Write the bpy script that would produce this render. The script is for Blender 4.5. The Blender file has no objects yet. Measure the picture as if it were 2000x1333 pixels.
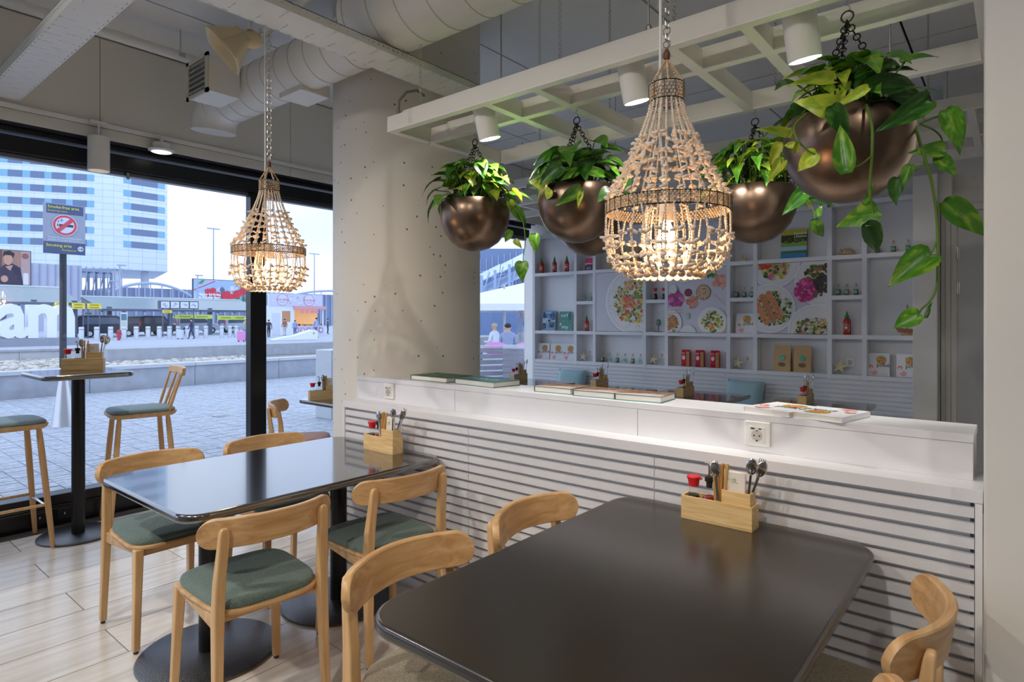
import bpy, bmesh, math, random
from mathutils import Vector, Matrix, Euler
PI = math.pi
R = random.Random(7)
scene = bpy.context.scene
COL = scene.collection

# ---------------------------------------------------------------- camera
F, CX, CY, EYE = 1194.0, 1000.0, 624.5, 1.42          # focal length and horizon in pixels of the 2000x1333 frame
YAW = math.radians(39.5)
FW = Vector((-math.sin(YAW), math.cos(YAW), 0)); RT = Vector((math.cos(YAW), math.sin(YAW), 0)); UP = Vector((0, 0, 1))
CAM = Vector((0, 0, EYE))
cd = bpy.data.cameras.new('camera'); cam = bpy.data.objects.new('camera', cd); COL.objects.link(cam)
cam.location = CAM; cam.rotation_euler = (PI/2, 0, YAW)
cd.sensor_width = 36; cd.lens = 36*F/2000; cd.shift_y = -(666.5-CY)/2000; cd.clip_start = .02; cd.clip_end = 900
scene.camera = cam

# ---------------------------------------------------------------- light and exposure
vs = scene.view_settings
vs.view_transform = 'Standard'; vs.look = 'None'; vs.gamma = 1; vs.use_curve_mapping = False; vs.exposure = 0.62
SKY_STRENGTH = 1.22
w = bpy.data.worlds.new('overcast_sky'); scene.world = w; w.use_nodes = True
nt = w.node_tree; nt.nodes.clear()
wo = nt.nodes.new('ShaderNodeOutputWorld'); bg = nt.nodes.new('ShaderNodeBackground'); bg.inputs['Strength'].default_value = SKY_STRENGTH
tc = nt.nodes.new('ShaderNodeTexCoord'); nz = nt.nodes.new('ShaderNodeTexNoise'); nz.inputs['Scale'].default_value = 2.2; nz.inputs['Detail'].default_value = 4
mpn = nt.nodes.new('ShaderNodeMapping'); mpn.inputs['Scale'].default_value = (1, 1, 2.6)
cr = nt.nodes.new('ShaderNodeValToRGB'); cr.color_ramp.elements[0].position = .35; cr.color_ramp.elements[0].color = (.54, .66, .92, 1)
cr.color_ramp.elements[1].position = .62; cr.color_ramp.elements[1].color = (.70, .80, .98, 1)
nt.links.new(tc.outputs['Generated'], mpn.inputs['Vector']); nt.links.new(mpn.outputs[0], nz.inputs['Vector'])
nt.links.new(nz.outputs['Fac'], cr.inputs['Fac']); nt.links.new(cr.outputs['Color'], bg.inputs['Color']); nt.links.new(bg.outputs[0], wo.inputs[0])

# ---------------------------------------------------------------- pixel to place
def ray(x, y): return FW + RT*((x-CX)/F) + UP*((CY-y)/F)
def onz(x, y, z=0.0):
    d = ray(x, y); return CAM + d*((z-EYE)/d.z)
def ony(x, y, Y):
    d = ray(x, y); return CAM + d*(Y/d.y)
def onx(x, y, X):
    d = ray(x, y); return CAM + d*(X/d.x)
def at(x, y, t): return CAM + ray(x, y)*t

# ---------------------------------------------------------------- materials
MATS = {}
def nmat(name):
    m = bpy.data.materials.new(name); m.use_nodes = True
    return m, m.node_tree, m.node_tree.nodes['Principled BSDF']
def mat(name, col, rough=.5, metal=0., spec=.5, vary=0., vscale=8., vstretch=(1, 1, 1), bump=0., bscale=60., emit=None, estr=0., alpha=1., trans=0., ior=1.45, col2=None, coat=0., sheen=0.):
    if name in MATS: return MATS[name]
    m, t, b = nmat(name); n = t.nodes; L = t.links
    b.inputs['Base Color'].default_value = (*col, 1); b.inputs['Roughness'].default_value = rough; b.inputs['Metallic'].default_value = metal
    b.inputs['Specular IOR Level'].default_value = spec; b.inputs['IOR'].default_value = ior
    b.inputs['Transmission Weight'].default_value = trans; b.inputs['Coat Weight'].default_value = coat; b.inputs['Sheen Weight'].default_value = sheen
    if alpha < 1: b.inputs['Alpha'].default_value = alpha
    if emit: b.inputs['Emission Color'].default_value = (*emit, 1); b.inputs['Emission Strength'].default_value = estr
    if vary or bump:
        tcn = n.new('ShaderNodeTexCoord'); mp = n.new('ShaderNodeMapping'); mp.inputs['Scale'].default_value = vstretch
        L.new(tcn.outputs['Object'], mp.inputs['Vector'])
    if vary or col2:
        z = n.new('ShaderNodeTexNoise'); z.inputs['Scale'].default_value = vscale; z.inputs['Detail'].default_value = 5; L.new(mp.outputs[0], z.inputs['Vector'])
        r = n.new('ShaderNodeValToRGB'); r.color_ramp.elements[0].position = .3; r.color_ramp.elements[1].position = .7
        c2 = col2 or tuple(max(0, c*(1-vary)) for c in col); c1 = col if col2 else tuple(min(1, c*(1+vary*.5)) for c in col)
        r.color_ramp.elements[0].color = (*c2, 1); r.color_ramp.elements[1].color = (*c1, 1)
        L.new(z.outputs['Fac'], r.inputs['Fac']); L.new(r.outputs['Color'], b.inputs['Base Color'])
    if bump:
        z2 = n.new('ShaderNodeTexNoise'); z2.inputs['Scale'].default_value = bscale; z2.inputs['Detail'].default_value = 3; L.new(mp.outputs[0], z2.inputs['Vector'])
        bp = n.new('ShaderNodeBump'); bp.inputs['Strength'].default_value = bump; bp.inputs['Distance'].default_value = .004
        L.new(z2.outputs['Fac'], bp.inputs['Height']); L.new(bp.outputs[0], b.inputs['Normal'])
    MATS[name] = m; return m
def wood(name, col, dark, stretch=(14, 14, 1.2), rough=.42, scale=3., rings=.0):
    if name in MATS: return MATS[name]
    m, t, b = nmat(name); n = t.nodes; L = t.links
    tcn = n.new('ShaderNodeTexCoord'); mp = n.new('ShaderNodeMapping'); mp.inputs['Scale'].default_value = stretch
    oi = n.new('ShaderNodeObjectInfo'); ad = n.new('ShaderNodeVectorMath'); ad.operation = 'ADD'
    sc = n.new('ShaderNodeMath'); sc.operation = 'MULTIPLY'; sc.inputs[1].default_value = 9.
    L.new(oi.outputs['Random'], sc.inputs[0]); L.new(tcn.outputs['Object'], ad.inputs[0]); L.new(sc.outputs[0], ad.inputs[1]); L.new(ad.outputs[0], mp.inputs['Vector'])
    z = n.new('ShaderNodeTexNoise'); z.inputs['Scale'].default_value = scale; z.inputs['Detail'].default_value = 6; z.inputs['Distortion'].default_value = .6; L.new(mp.outputs[0], z.inputs['Vector'])
    r = n.new('ShaderNodeValToRGB'); r.color_ramp.elements[0].position = .28; r.color_ramp.elements[1].position = .66
    r.color_ramp.elements[0].color = (*dark, 1); r.color_ramp.elements[1].color = (*col, 1)
    L.new(z.outputs['Fac'], r.inputs['Fac'])
    hv = n.new('ShaderNodeHueSaturation'); mr = n.new('ShaderNodeMapRange'); mr.inputs['To Min'].default_value = .92; mr.inputs['To Max'].default_value = 1.07
    L.new(oi.outputs['Random'], mr.inputs['Value']); L.new(mr.outputs[0], hv.inputs['Value']); L.new(r.outputs['Color'], hv.inputs['Color'])
    L.new(hv.outputs[0], b.inputs['Base Color']); b.inputs['Roughness'].default_value = rough
    MATS[name] = m; return m
def print_mat(name='printed_colours', rough=.45):
    if name in MATS: return MATS[name]
    m, t, b = nmat(name); a = t.nodes.new('ShaderNodeVertexColor'); a.layer_name = 'Col'
    t.links.new(a.outputs['Color'], b.inputs['Base Color']); b.inputs['Roughness'].default_value = rough
    MATS[name] = m; return m
def thin_glass(name, tint=(1, 1, 1), refl=.06, rough=.0):
    if name in MATS: return MATS[name]
    m = bpy.data.materials.new(name); m.use_nodes = True; t = m.node_tree; n = t.nodes; n.clear()
    o = n.new('ShaderNodeOutputMaterial'); mx = n.new('ShaderNodeMixShader'); tr = n.new('ShaderNodeBsdfTransparent'); gl = n.new('ShaderNodeBsdfGlossy')
    lw = n.new('ShaderNodeLayerWeight'); lw.inputs['Blend'].default_value = .5; pw_ = n.new('ShaderNodeMath'); pw_.operation = 'POWER'; pw_.inputs[1].default_value = 5.
    fr = n.new('ShaderNodeMath'); fr.operation = 'MULTIPLY_ADD'; fr.inputs[1].default_value = .9; fr.inputs[2].default_value = refl*.5
    t.links.new(lw.outputs['Facing'], pw_.inputs[0]); t.links.new(pw_.outputs[0], fr.inputs[0])
    tr.inputs[0].default_value = (*tint, 1); gl.inputs['Roughness'].default_value = rough
    t.links.new(fr.outputs[0], mx.inputs[0]); t.links.new(tr.outputs[0], mx.inputs[1]); t.links.new(gl.outputs[0], mx.inputs[2]); t.links.new(mx.outputs[0], o.inputs[0])
    MATS[name] = m; return m
def srgb(r, g, b):
    f = lambda c: (c/255/12.92) if c/255 <= .04045 else ((c/255+.055)/1.055)**2.4
    return (f(r), f(g), f(b))

# ---------------------------------------------------------------- mesh builder
class MB:
    def __init__(s, mx=None): s.v = []; s.f = []; s.c = []; s.mx = mx; s.col = None
    def add(s, vs, fs, col=None):
        o = len(s.v)
        for p in vs:
            p = Vector(p); s.v.append(tuple(s.mx @ p) if s.mx else tuple(p))
        for f in fs: s.f.append(tuple(i+o for i in f)); s.c.append(col or s.col)
        return s
    def box(s, lo, hi, mx=None, col=None):
        x0, y0, z0 = lo; x1, y1, z1 = hi
        vs = [(x0, y0, z0), (x1, y0, z0), (x1, y1, z0), (x0, y1, z0), (x0, y0, z1), (x1, y0, z1), (x1, y1, z1), (x0, y1, z1)]
        if mx: vs = [mx @ Vector(p) for p in vs]
        return s.add(vs, [(0, 3, 2, 1), (4, 5, 6, 7), (0, 1, 5, 4), (1, 2, 6, 5), (2, 3, 7, 6), (3, 0, 4, 7)], col)
    def bar(s, p0, p1, w, h, up=(0, 0, 1), w1=None, h1=None):
        p0 = Vector(p0); p1 = Vector(p1); d = (p1-p0).normalized(); u = Vector(up)
        a = d.cross(u)
        if a.length < 1e-5: a = d.cross(Vector((0, 1, 0)))
        a.normalize(); u = a.cross(d); w1 = w if w1 is None else w1; h1 = h if h1 is None else h1
        vs = [p0-a*w/2-u*h/2, p0+a*w/2-u*h/2, p0+a*w/2+u*h/2, p0-a*w/2+u*h/2, p1-a*w1/2-u*h1/2, p1+a*w1/2-u*h1/2, p1+a*w1/2+u*h1/2, p1-a*w1/2+u*h1/2]
        return s.add(vs, [(0, 3, 2, 1), (4, 5, 6, 7), (0, 1, 5, 4), (1, 2, 6, 5), (2, 3, 7, 6), (3, 0, 4, 7)])
    def tube(s, pts, r, n=8, caps=True, closed=False):
        pts = [Vector(p) for p in pts]; m = len(pts); rs = r if isinstance(r, (list, tuple)) else [r]*m
        vs = []; pa = None
        for i, p in enumerate(pts):
            if closed: d = pts[(i+1) % m]-pts[i-1]
            else: d = pts[min(i+1, m-1)]-pts[max(i-1, 0)]
            d.normalize()
            if pa is None:
                a = d.cross(Vector((0, 0, 1)))
                if a.length < 1e-4: a = d.cross(Vector((0, 1, 0)))
            else: a = pa - d*pa.dot(d)
            a.normalize(); pa = a; b = d.cross(a)
            for k in range(n):
                t = 2*PI*k/n; vs.append(p+(a*math.cos(t)+b*math.sin(t))*rs[i])
        fs = []
        for i in range(m if closed else m-1):
            j = (i+1) % m
            for k in range(n):
                l = (k+1) % n; fs.append((i*n+k, i*n+l, j*n+l, j*n+k))
        if caps and not closed: fs.append(tuple(range(n-1, -1, -1))); fs.append(tuple((m-1)*n+k for k in range(n)))
        return s.add(vs, fs)
    def lathe(s, prof, n=24, c=(0, 0, 0), cap0=True, cap1=True, sx=1., sy=1.):
        vs = []; fs = []; m = len(prof); c = Vector(c)
        for r, z in prof:
            for k in range(n):
                t = 2*PI*k/n; vs.append(c+Vector((r*math.cos(t)*sx, r*math.sin(t)*sy, z)))
        for i in range(m-1):
            for k in range(n):
                l = (k+1) % n; fs.append((i*n+k, i*n+l, (i+1)*n+l, (i+1)*n+k))
        if cap0: fs.append(tuple(range(n-1, -1, -1)))
        if cap1: fs.append(tuple((m-1)*n+k for k in range(n)))
        return s.add(vs, fs)
    def prism(s, poly, z0, z1, axis='z', col=None):
        n = len(poly)
        f = {'z': lambda p, h: (p[0], p[1], h), 'y': lambda p, h: (p[0], h, p[1]), 'x': lambda p, h: (h, p[0], p[1])}[axis]
        vs = [f(p, z0) for p in poly]+[f(p, z1) for p in poly]
        return s.add(vs, [tuple(range(n-1, -1, -1)), tuple(range(n, 2*n))]+[(i, (i+1) % n, n+(i+1) % n, n+i) for i in range(n)], col)
    def ball(s, c, r, n=6, m=4, sx=1, sy=1, sz=1, mx=None):
        c = Vector(c); vs = [Vector((0, 0, -1))]; fs = []
        for i in range(1, m):
            a = -PI/2+PI*i/m
            for k in range(n): t = 2*PI*k/n; vs.append(Vector((math.cos(a)*math.cos(t), math.cos(a)*math.sin(t), math.sin(a))))
        vs.append(Vector((0, 0, 1))); top = len(vs)-1
        for k in range(n):
            l = (k+1) % n; fs.append((0, 1+l, 1+k)); fs.append((top, 1+(m-2)*n+k, 1+(m-2)*n+l))
            for i in range(m-2): fs.append((1+i*n+k, 1+i*n+l, 1+(i+1)*n+l, 1+(i+1)*n+k))
        out = []
        for p in vs:
            p = Vector((p.x*r*sx, p.y*r*sy, p.z*r*sz))
            if mx: p = mx @ p
            out.append(c+p)
        return s.add(out, fs)
    def sheet(s, rows):                                    # a grid of points
        m = len(rows); n = len(rows[0]); vs = [p for r in rows for p in r]
        return s.add(vs, [(i*n+k, i*n+k+1, (i+1)*n+k+1, (i+1)*n+k) for i in range(m-1) for k in range(n-1)])
    def mesh(s, name):
        me = bpy.data.meshes.new(name); me.from_pydata(s.v, [], s.f)
        if any(s.c):
            a = me.color_attributes.new('Col', 'FLOAT_COLOR', 'CORNER'); k = 0; buf = []
            for f, c in zip(s.f, s.c):
                c = c or (1, 1, 1); buf.extend((*c, 1.)*len(f))
            a.data.foreach_set('color', buf)
        bm = bmesh.new(); bm.from_mesh(me); bmesh.ops.recalc_face_normals(bm, faces=bm.faces); bm.to_mesh(me); bm.free()
        me.update(); return me
    def build(s, name, m, parent=None, smooth=None, bev=0., seg=2, loc=None, norecalc=False):
        me = s.mesh(name); return obj(name, me, m, parent, smooth, bev, seg, loc)
def obj(name, me, m, parent=None, smooth=None, bev=0., seg=2, loc=None):
    o = bpy.data.objects.new(name, me); COL.objects.link(o)
    if m and not me.materials: me.materials.append(m)
    if parent: o.parent = parent
    if loc is not None: o.location = loc
    if smooth is not None:
        me.polygons.foreach_set('use_smooth', [True]*len(me.polygons))
        if smooth < 180:
            try: me.set_sharp_from_angle(angle=math.radians(smooth))
            except Exception: pass
    if bev:
        b = o.modifiers.new('edge', 'BEVEL'); b.width = bev; b.segments = seg; b.limit_method = 'ANGLE'; b.angle_limit = math.radians(40)
        me.polygons.foreach_set('use_smooth', [True]*len(me.polygons)); 
        try: me.set_sharp_from_angle(angle=math.radians(50))
        except Exception: pass
    return o
def tag(o, label=None, cat=None, group=None, kind=None):
    if label: o['label'] = label
    if cat: o['category'] = cat
    if group: o['group'] = group
    if kind: o['kind'] = kind
    return o
def thing(name, label, cat, loc=(0, 0, 0), rz=0., group=None):
    o = bpy.data.objects.new(name, None); COL.objects.link(o); o.empty_display_size = .05
    o.location = loc; o.rotation_euler = (0, 0, rz); return tag(o, label, cat, group)
def copy_tree(o, parent=None):
    c = o.copy(); COL.objects.link(c); c.parent = parent
    for ch in list(o.children): copy_tree(ch, c)
    return c
def struct(o): o['kind'] = 'structure'; return o
def rrect(x0, y0, x1, y1, r, n=6):
    pts = []
    for cx, cy, a0 in ((x1-r, y1-r, 0), (x0+r, y1-r, PI/2), (x0+r, y0+r, PI), (x1-r, y0+r, 1.5*PI)):
        for k in range(n+1): a = a0+PI/2*k/n; pts.append((cx+r*math.cos(a), cy+r*math.sin(a)))
    return pts
def circ(cx, cy, r, n=20, ry=None): return [(cx+r*math.cos(2*PI*k/n), cy+(ry or r)*math.sin(2*PI*k/n)) for k in range(n)]

# flat print: coloured shapes in layers on a sheet in the local x (right) / z (up) plane, facing -y
class Print:
    def __init__(s): s.mb = MB(); s.k = 0; s.step = .00012
    def poly(s, pts, col, lift=1):
        s.k += lift; y = -s.k*s.step; s.mb.add([(p[0], y, p[1]) for p in pts], [tuple(range(len(pts)))], col)
    def rect(s, x0, z0, x1, z1, col): s.poly([(x0, z0), (x1, z0), (x1, z1), (x0, z1)], col)
    def disc(s, x, z, r, col, n=22, rz=None): s.poly(circ(x, z, r, n, rz), col)
    def blobs(s, cx, cz, rx, rz, n, size, cols, rnd, clip=None, jit=.5):
        s.k += 1
        for i in range(n):
            a = rnd.uniform(0, 2*PI); d = math.sqrt(rnd.random()); x = cx+rx*d*math.cos(a); z = cz+rz*d*math.sin(a); q = size*rnd.uniform(.6, 1.3)
            m = rnd.randint(4, 7); a0 = rnd.uniform(0, 6); ps = []
            for k in range(m):
                rr = q*rnd.uniform(1-jit, 1); px = x+rr*math.cos(a0+2*PI*k/m); pz = z+rr*math.sin(a0+2*PI*k/m)
                if clip: px = min(max(px, clip[0]), clip[2]); pz = min(max(pz, clip[1]), clip[3])
                ps.append((px, pz))
            c = rnd.choice(cols); f = rnd.uniform(.8, 1.15); y = -(s.k+i/n)*s.step
            s.mb.add([(p[0], y, p[1]) for p in ps], [tuple(range(m))], tuple(min(1, v*f) for v in c))
        s.k += 1
    def text(s, txt, x, z, size, col, align='LEFT', bold=0., sx=1., shear=0.):
        s.k += 1; vs, fs = text_polys(txt, size, align, bold, shear); y = -s.k*s.step
        s.mb.add([(x+v[0]*sx, y, z+v[1]) for v in vs], fs, col)
    def build(s, name, parent=None, m=None, loc=None): return s.mb.build(name, m or print_mat(), parent, loc=loc)
TXT = {}
def text_polys(txt, size=1., align='LEFT', bold=0., shear=0., depth=0.):
    cu = bpy.data.curves.new('lettering', 'FONT'); cu.body = txt; cu.size = size; cu.align_x = align; cu.offset = bold*size; cu.shear = shear; cu.extrude = depth; cu.resolution_u = 2
    o = bpy.data.objects.new('lettering', cu); COL.objects.link(o); dg = bpy.context.evaluated_depsgraph_get(); me = bpy.data.meshes.new_from_object(o.evaluated_get(dg))
    vs = [tuple(v.co) for v in me.vertices]; fs = [tuple(p.vertices) for p in me.polygons]
    bpy.data.objects.remove(o); bpy.data.curves.remove(cu); bpy.data.meshes.remove(me)
    return vs, fs
def clip_rect(pts, x0, z0, x1, z1):
    for ax, val, keep in ((0, x0, 1), (0, x1, -1), (1, z0, 1), (1, z1, -1)):
        out = []
        for i, p in enumerate(pts):
            q = pts[(i+1) % len(pts)]; a = (p[ax]-val)*keep; b = (q[ax]-val)*keep
            if a >= 0: out.append(p)
            if (a >= 0) != (b >= 0):
                t = a/(a-b); out.append((p[0]+(q[0]-p[0])*t, p[1]+(q[1]-p[1])*t))
        pts = out
        if not pts: return []
    return pts
# ================================================================ room shell
X_WIN, Y_BACK, X_RIGHT, Y_FRONT, Z_CEIL = -5.115, 6.78, 3.6, -3.6, 3.42
M_white = mat('white_paint', srgb(238, 236, 231), .45, vary=.02, vscale=3)
M_lac = mat('white_lacquer', srgb(235, 235, 238), .32, vary=.015, vscale=4)
M_cream = mat('cream_wall_paint', srgb(234, 229, 217), .6, vary=.03, vscale=1.5)
M_black = mat('black_frame', (.012, .013, .015), .28, vary=.2, vscale=12)
M_slab = mat('concrete_slab', srgb(176, 172, 165), .8, vary=.08, vscale=2)
M_glass = thin_glass('window_glass', (.97, .985, 1), .07)

# floor: wood-look planks on a dark bed
fl = MB().box((X_WIN-.12, Y_FRONT, -.1), (X_RIGHT, Y_BACK, -.004)).build('floor', mat('floor_joint', srgb(84, 78, 74), .8)); struct(fl)
M_plank = wood('floor_plank', srgb(234, 227, 216), srgb(208, 196, 180), (9, .8, 9), .2, 2.2)
PW, PL = .2935, 1.166
pm = MB().box((.0022, .0022, -.012), (PW-.0022, PL-.0022, 0)).mesh('plank')
pm.materials.append(M_plank)
k0 = -5
for i in range(-5, 26):
    x = -3.806+i*PW
    if x > X_RIGHT-PW: break
    if x < X_WIN-.01: continue
    off = .975 if i % 2 == 0 else .975+PL/2
    j = -5
    while True:
        y = off+(j)*PL; j += 1
        if y > Y_BACK-PL: break
        if y < Y_FRONT: continue
        if y+PL < -.3 or (x > .9 and y < 2): continue        # out of sight behind the camera: the bed is covered by one sheet below
        o = bpy.data.objects.new('plank', pm); COL.objects.link(o); o.parent = fl; o.location = (x, y, 0)
MB().box((X_WIN, Y_FRONT, -.003), (X_RIGHT, -1.4, 0)).build('floor_covering', M_plank, fl)
MB().box((.9, -1.4, -.003), (X_RIGHT, 1.9, 0)).build('floor_covering', M_plank, fl)

# ceiling: panels below a dark void
ce = MB().box((X_WIN-.3, Y_FRONT, Z_CEIL+.30), (X_RIGHT, Y_BACK, Z_CEIL+.40)).build('ceiling', M_slab); struct(ce)
M_cp = mat('ceiling_panel', srgb(242, 240, 235), .7, vary=.03, vscale=2.)
xs = [-5.3, -4.2, -3.0, -1.8, -.6, .6, 1.8, 3.6]; ys = [-3.6, -2.0, -.0, 1.25, 2.55, 3.9, 5.2, 6.78]
for a in range(len(xs)-1):
    for b in range(len(ys)-1):
        MB().box((xs[a]+.008, ys[b]+.008, Z_CEIL), (xs[a+1]-.008, ys[b+1]-.008, Z_CEIL+.02)).build('ceiling_panel', M_cp, ce)

# wall above the window
wl = MB().box((X_WIN-.25, Y_FRONT, 2.715), (X_WIN+.10, Y_BACK, Z_CEIL+.30)).build('wall_left', M_cream); struct(wl)
seams = [Y_FRONT, -.4, 1.48, 2.95, 4.9, Y_BACK]
for a, b in zip(seams, seams[1:]):
    MB().box((X_WIN+.10, a+.002, 2.703), (X_WIN+.125, b-.002, Z_CEIL-.012)).build('wall_panel', M_cream, wl)
struct(MB().box((X_WIN-.25, Y_BACK, 0), (X_RIGHT, Y_BACK+.15, Z_CEIL+.40)).build('wall_back', M_white))
struct(MB().box((X_RIGHT, Y_FRONT, 0), (X_RIGHT+.15, Y_BACK+.15, Z_CEIL+.40)).build('wall_right', M_white))
struct(MB().box((X_WIN-.25, Y_FRONT-.15, 0), (X_RIGHT, Y_FRONT, Z_CEIL+.40)).build('wall_front', M_white))

# the shop window: black frame, mullions, panes
wi = bpy.data.objects.new('window_1', None); COL.objects.link(wi); wi.location = (X_WIN, 0, 0); struct(wi)
m = MB(); m.box((-.10, Y_FRONT, .0), (.0, Y_BACK-.2, .135)); m.box((.0, Y_FRONT, .018), (.012, Y_BACK-.2, .12)); m.build('sill_base', M_black, wi, bev=.003)
m = MB(); m.box((-.16, Y_FRONT, .135), (-.015, Y_BACK-.2, .205)); m.build('sill_rail', M_black, wi, bev=.006)
m = MB(); m.box((-.14, Y_FRONT, 2.53), (-.0, Y_BACK-.2, 2.64)); m.box((-.14, Y_FRONT, 2.655), (.03, Y_BACK-.2, 2.69)); m.build('transom', M_black, wi, bev=.004)
MB().box((-.12, Y_FRONT, 2.50), (-.05, Y_BACK-.2, 2.53)).build('transom_rail', mat('grey_frame', srgb(120, 124, 132), .35, .4), wi, bev=.004)
MB().box((-.14, Y_FRONT, 2.692), (.098, Y_BACK-.2, 2.714)).build('soffit', mat('soffit_gloss', (.03, .034, .045), .18), wi)
for y0, y1 in ((-1.6, -1.46), (2.653, 2.798)):
    m = MB(); m.box((-.10, y0, .2), (-.012, y1, 2.53)); m.box((-.15, y0+.035, .2), (-.10, y1-.035, 2.53)); m.build('mullion', M_black, wi, bev=.004)
for y0, y1 in ((Y_FRONT, -1.6), (-1.46, 2.653), (2.798, 6.585)):
    MB().box((-.089, y0-.01, .195), (-.081, y1+.01, 2.52)).build('glass_pane', M_glass, wi)
    for k in range(2):
        y = y0+(y1-y0)*(.35+.42*k); MB().lathe([(.012, 0), (.014, .01), (.012, .05)], 10, (-.03, y, 2.472)).build('blind_bracket', mat('steel', (.55, .53, .5), .35, 1.), wi)
for k, y in enumerate((1.16, 1.30)):
    m = MB(); m.box((.012, y-.04, .035), (.018, y+.04, .11)); m.build('socket_plate', mat('black_plastic', (.02, .02, .022), .4), wi, bev=.003)
    m = MB(); m.box((.018, y-.004, .068), (.0195, y+.004, .082)); m.build('socket_mark', mat('pale_plastic', (.6, .6, .6), .5), wi)

# round concrete column with air holes
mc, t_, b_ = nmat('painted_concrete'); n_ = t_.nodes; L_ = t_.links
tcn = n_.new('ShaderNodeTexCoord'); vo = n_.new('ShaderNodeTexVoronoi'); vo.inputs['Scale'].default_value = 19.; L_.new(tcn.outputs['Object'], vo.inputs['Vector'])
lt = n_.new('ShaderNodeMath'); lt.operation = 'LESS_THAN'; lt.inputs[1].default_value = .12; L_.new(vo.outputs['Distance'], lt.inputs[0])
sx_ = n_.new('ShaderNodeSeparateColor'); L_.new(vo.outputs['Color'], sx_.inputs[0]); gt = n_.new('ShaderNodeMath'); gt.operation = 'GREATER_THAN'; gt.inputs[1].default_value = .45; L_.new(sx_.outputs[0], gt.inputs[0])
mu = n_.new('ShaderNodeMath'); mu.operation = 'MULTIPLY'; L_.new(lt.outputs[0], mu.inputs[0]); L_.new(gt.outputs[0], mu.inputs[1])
mx_ = n_.new('ShaderNodeMix'); mx_.data_type = 'RGBA'; mx_.inputs['A'].default_value = (*srgb(232, 226, 215), 1); mx_.inputs['B'].default_value = (*srgb(128, 112, 92), 1)  # shade inside the air holes is painted in as brown spots
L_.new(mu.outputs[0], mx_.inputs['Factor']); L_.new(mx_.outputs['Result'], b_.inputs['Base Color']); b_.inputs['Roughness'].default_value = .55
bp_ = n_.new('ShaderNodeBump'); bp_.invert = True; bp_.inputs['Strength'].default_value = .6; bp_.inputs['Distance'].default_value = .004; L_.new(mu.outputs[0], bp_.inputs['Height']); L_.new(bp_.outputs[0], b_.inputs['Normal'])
COLX, COLY, COLR = -3.17, 2.74, .487
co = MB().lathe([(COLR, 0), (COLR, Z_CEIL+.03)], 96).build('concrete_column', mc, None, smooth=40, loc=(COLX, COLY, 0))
tag(co, 'thick round cream concrete column with small air holes', 'column', kind='structure')
# square white pier at the right end of the partition
pr = MB().box((-.064, 1.98, 0), (.75, 2.62, Z_CEIL+.03)).build('wall_pier', M_white, bev=.006); struct(pr)
# wall with the door beyond the seating area
M_grey = mat('pale_grey_paint', srgb(214, 217, 222), .45, vary=.02, vscale=3)
we = MB().box((-.47, 6.25, 0), (X_RIGHT, 6.4, Z_CEIL+.03)).build('wall_door', M_white); struct(we)
m = MB(); m.box((-.655, 5.98, 0), (-.488, 6.75, 2.60)); ep = m.build('wall_end', M_white, None, bev=.004); struct(ep)
MB().box((-.488, 6.06, 2.38), (-.40, 6.25, 2.60)).build('lintel', M_white, ep)
d1 = bpy.data.objects.new('door_1', None); COL.objects.link(d1); d1.location = (-.373, 6.25, 0); struct(d1)
m = MB()
for a, b, h in ((-.112, -.08, .02), (-.08, -.045, .035), (-.045, -.004, .012)): m.box((a, -h, 0), (b, 0, 2.37))
m.build('door_frame', M_white, d1, bev=.004)
MB().box((-.112, -.02, 2.315), (1.1, 0, 2.37)).build('door_head', M_white, d1, bev=.004)
MB().box((.004, -.012, .01), (1.0, 0, 2.31)).build('door_leaf', mat('door_grey', srgb(206, 209, 212), .4), d1, bev=.002)
for z in (.35, 1.68, 1.97):
    m = MB(); m.tube([(0, -.018, z-.05), (0, -.018, z+.05)], .009, 10); m.box((-.012, -.016, z-.045), (.014, -.012, z+.045)); m.build('hinge', mat('steel', (.55, .53, .5), .35, 1.), d1)

# ================================================================ slatted partition with ledge and counter
M_slat = mat('slat_paint', srgb(230, 230, 233), .4, vary=.02, vscale=20)
M_back = M_slat
YP, YC, ZL, ZC = 2.138, 2.246, .946, 1.081
pt = thing('partition_counter', 'long white half-height partition with horizontal slats, a ledge and a counter top', 'partition', (-1.55, 2.3, 0))
ox, oy = -1.55, 2.3
def pbox(m, a, b): return m.box((a[0]-ox, a[1]-oy, a[2]), (b[0]-ox, b[1]-oy, b[2]))
m = MB(); pbox(m, (-3.03, YP+.024, 0), (-.10, 2.45, ZL-.038)); m.build('core', M_back, pt)
m = MB(); pbox(m, (-3.045, YP-.006, ZL-.038), (-.07, 2.45, ZL)); m.build('ledge', M_lac, pt, bev=.0015)
for a, b in ((-3.06, -2.235), (-2.233, -1.19), (-1.188, -.097)):
    m = MB(); pbox(m, (a, YC, ZL), (b, 2.45, ZC-.026)); m.build('upper_panel', M_lac, pt, bev=.001)
m = MB(); pbox(m, (-2.98, YC-.001, ZC-.025), (-.096, 2.476, ZC)); pbox(m, (-3.06, YC-.001, ZC-.025), (-2.98, 2.33, ZC)); m.build('counter_top', M_lac, pt, bev=.0015)
for a, b in ((-3.045, -3.026), (-.088, -.071)):
    m = MB(); pbox(m, (a, YP-.006, 0), (b, YP+.02, ZL-.039)); m.build('end_post', M_lac, pt, bev=.001)
for si, (a, b) in enumerate(((-3.024, -2.036), (-2.033, -1.063), (-1.060, -.090))):
    sm = MB().box((a-ox, YP-oy, 0), (b-ox, YP+.018-oy, .0285)).mesh('slat'); sm.materials.append(M_slat)
    for k in range(20):
        z = ZL-.038-.0135-.0305-k*.0437
        if z < .01: break
        o = bpy.data.objects.new('slat', sm); COL.objects.link(o); o.parent = pt; o.location = (0, 0, z)
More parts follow.
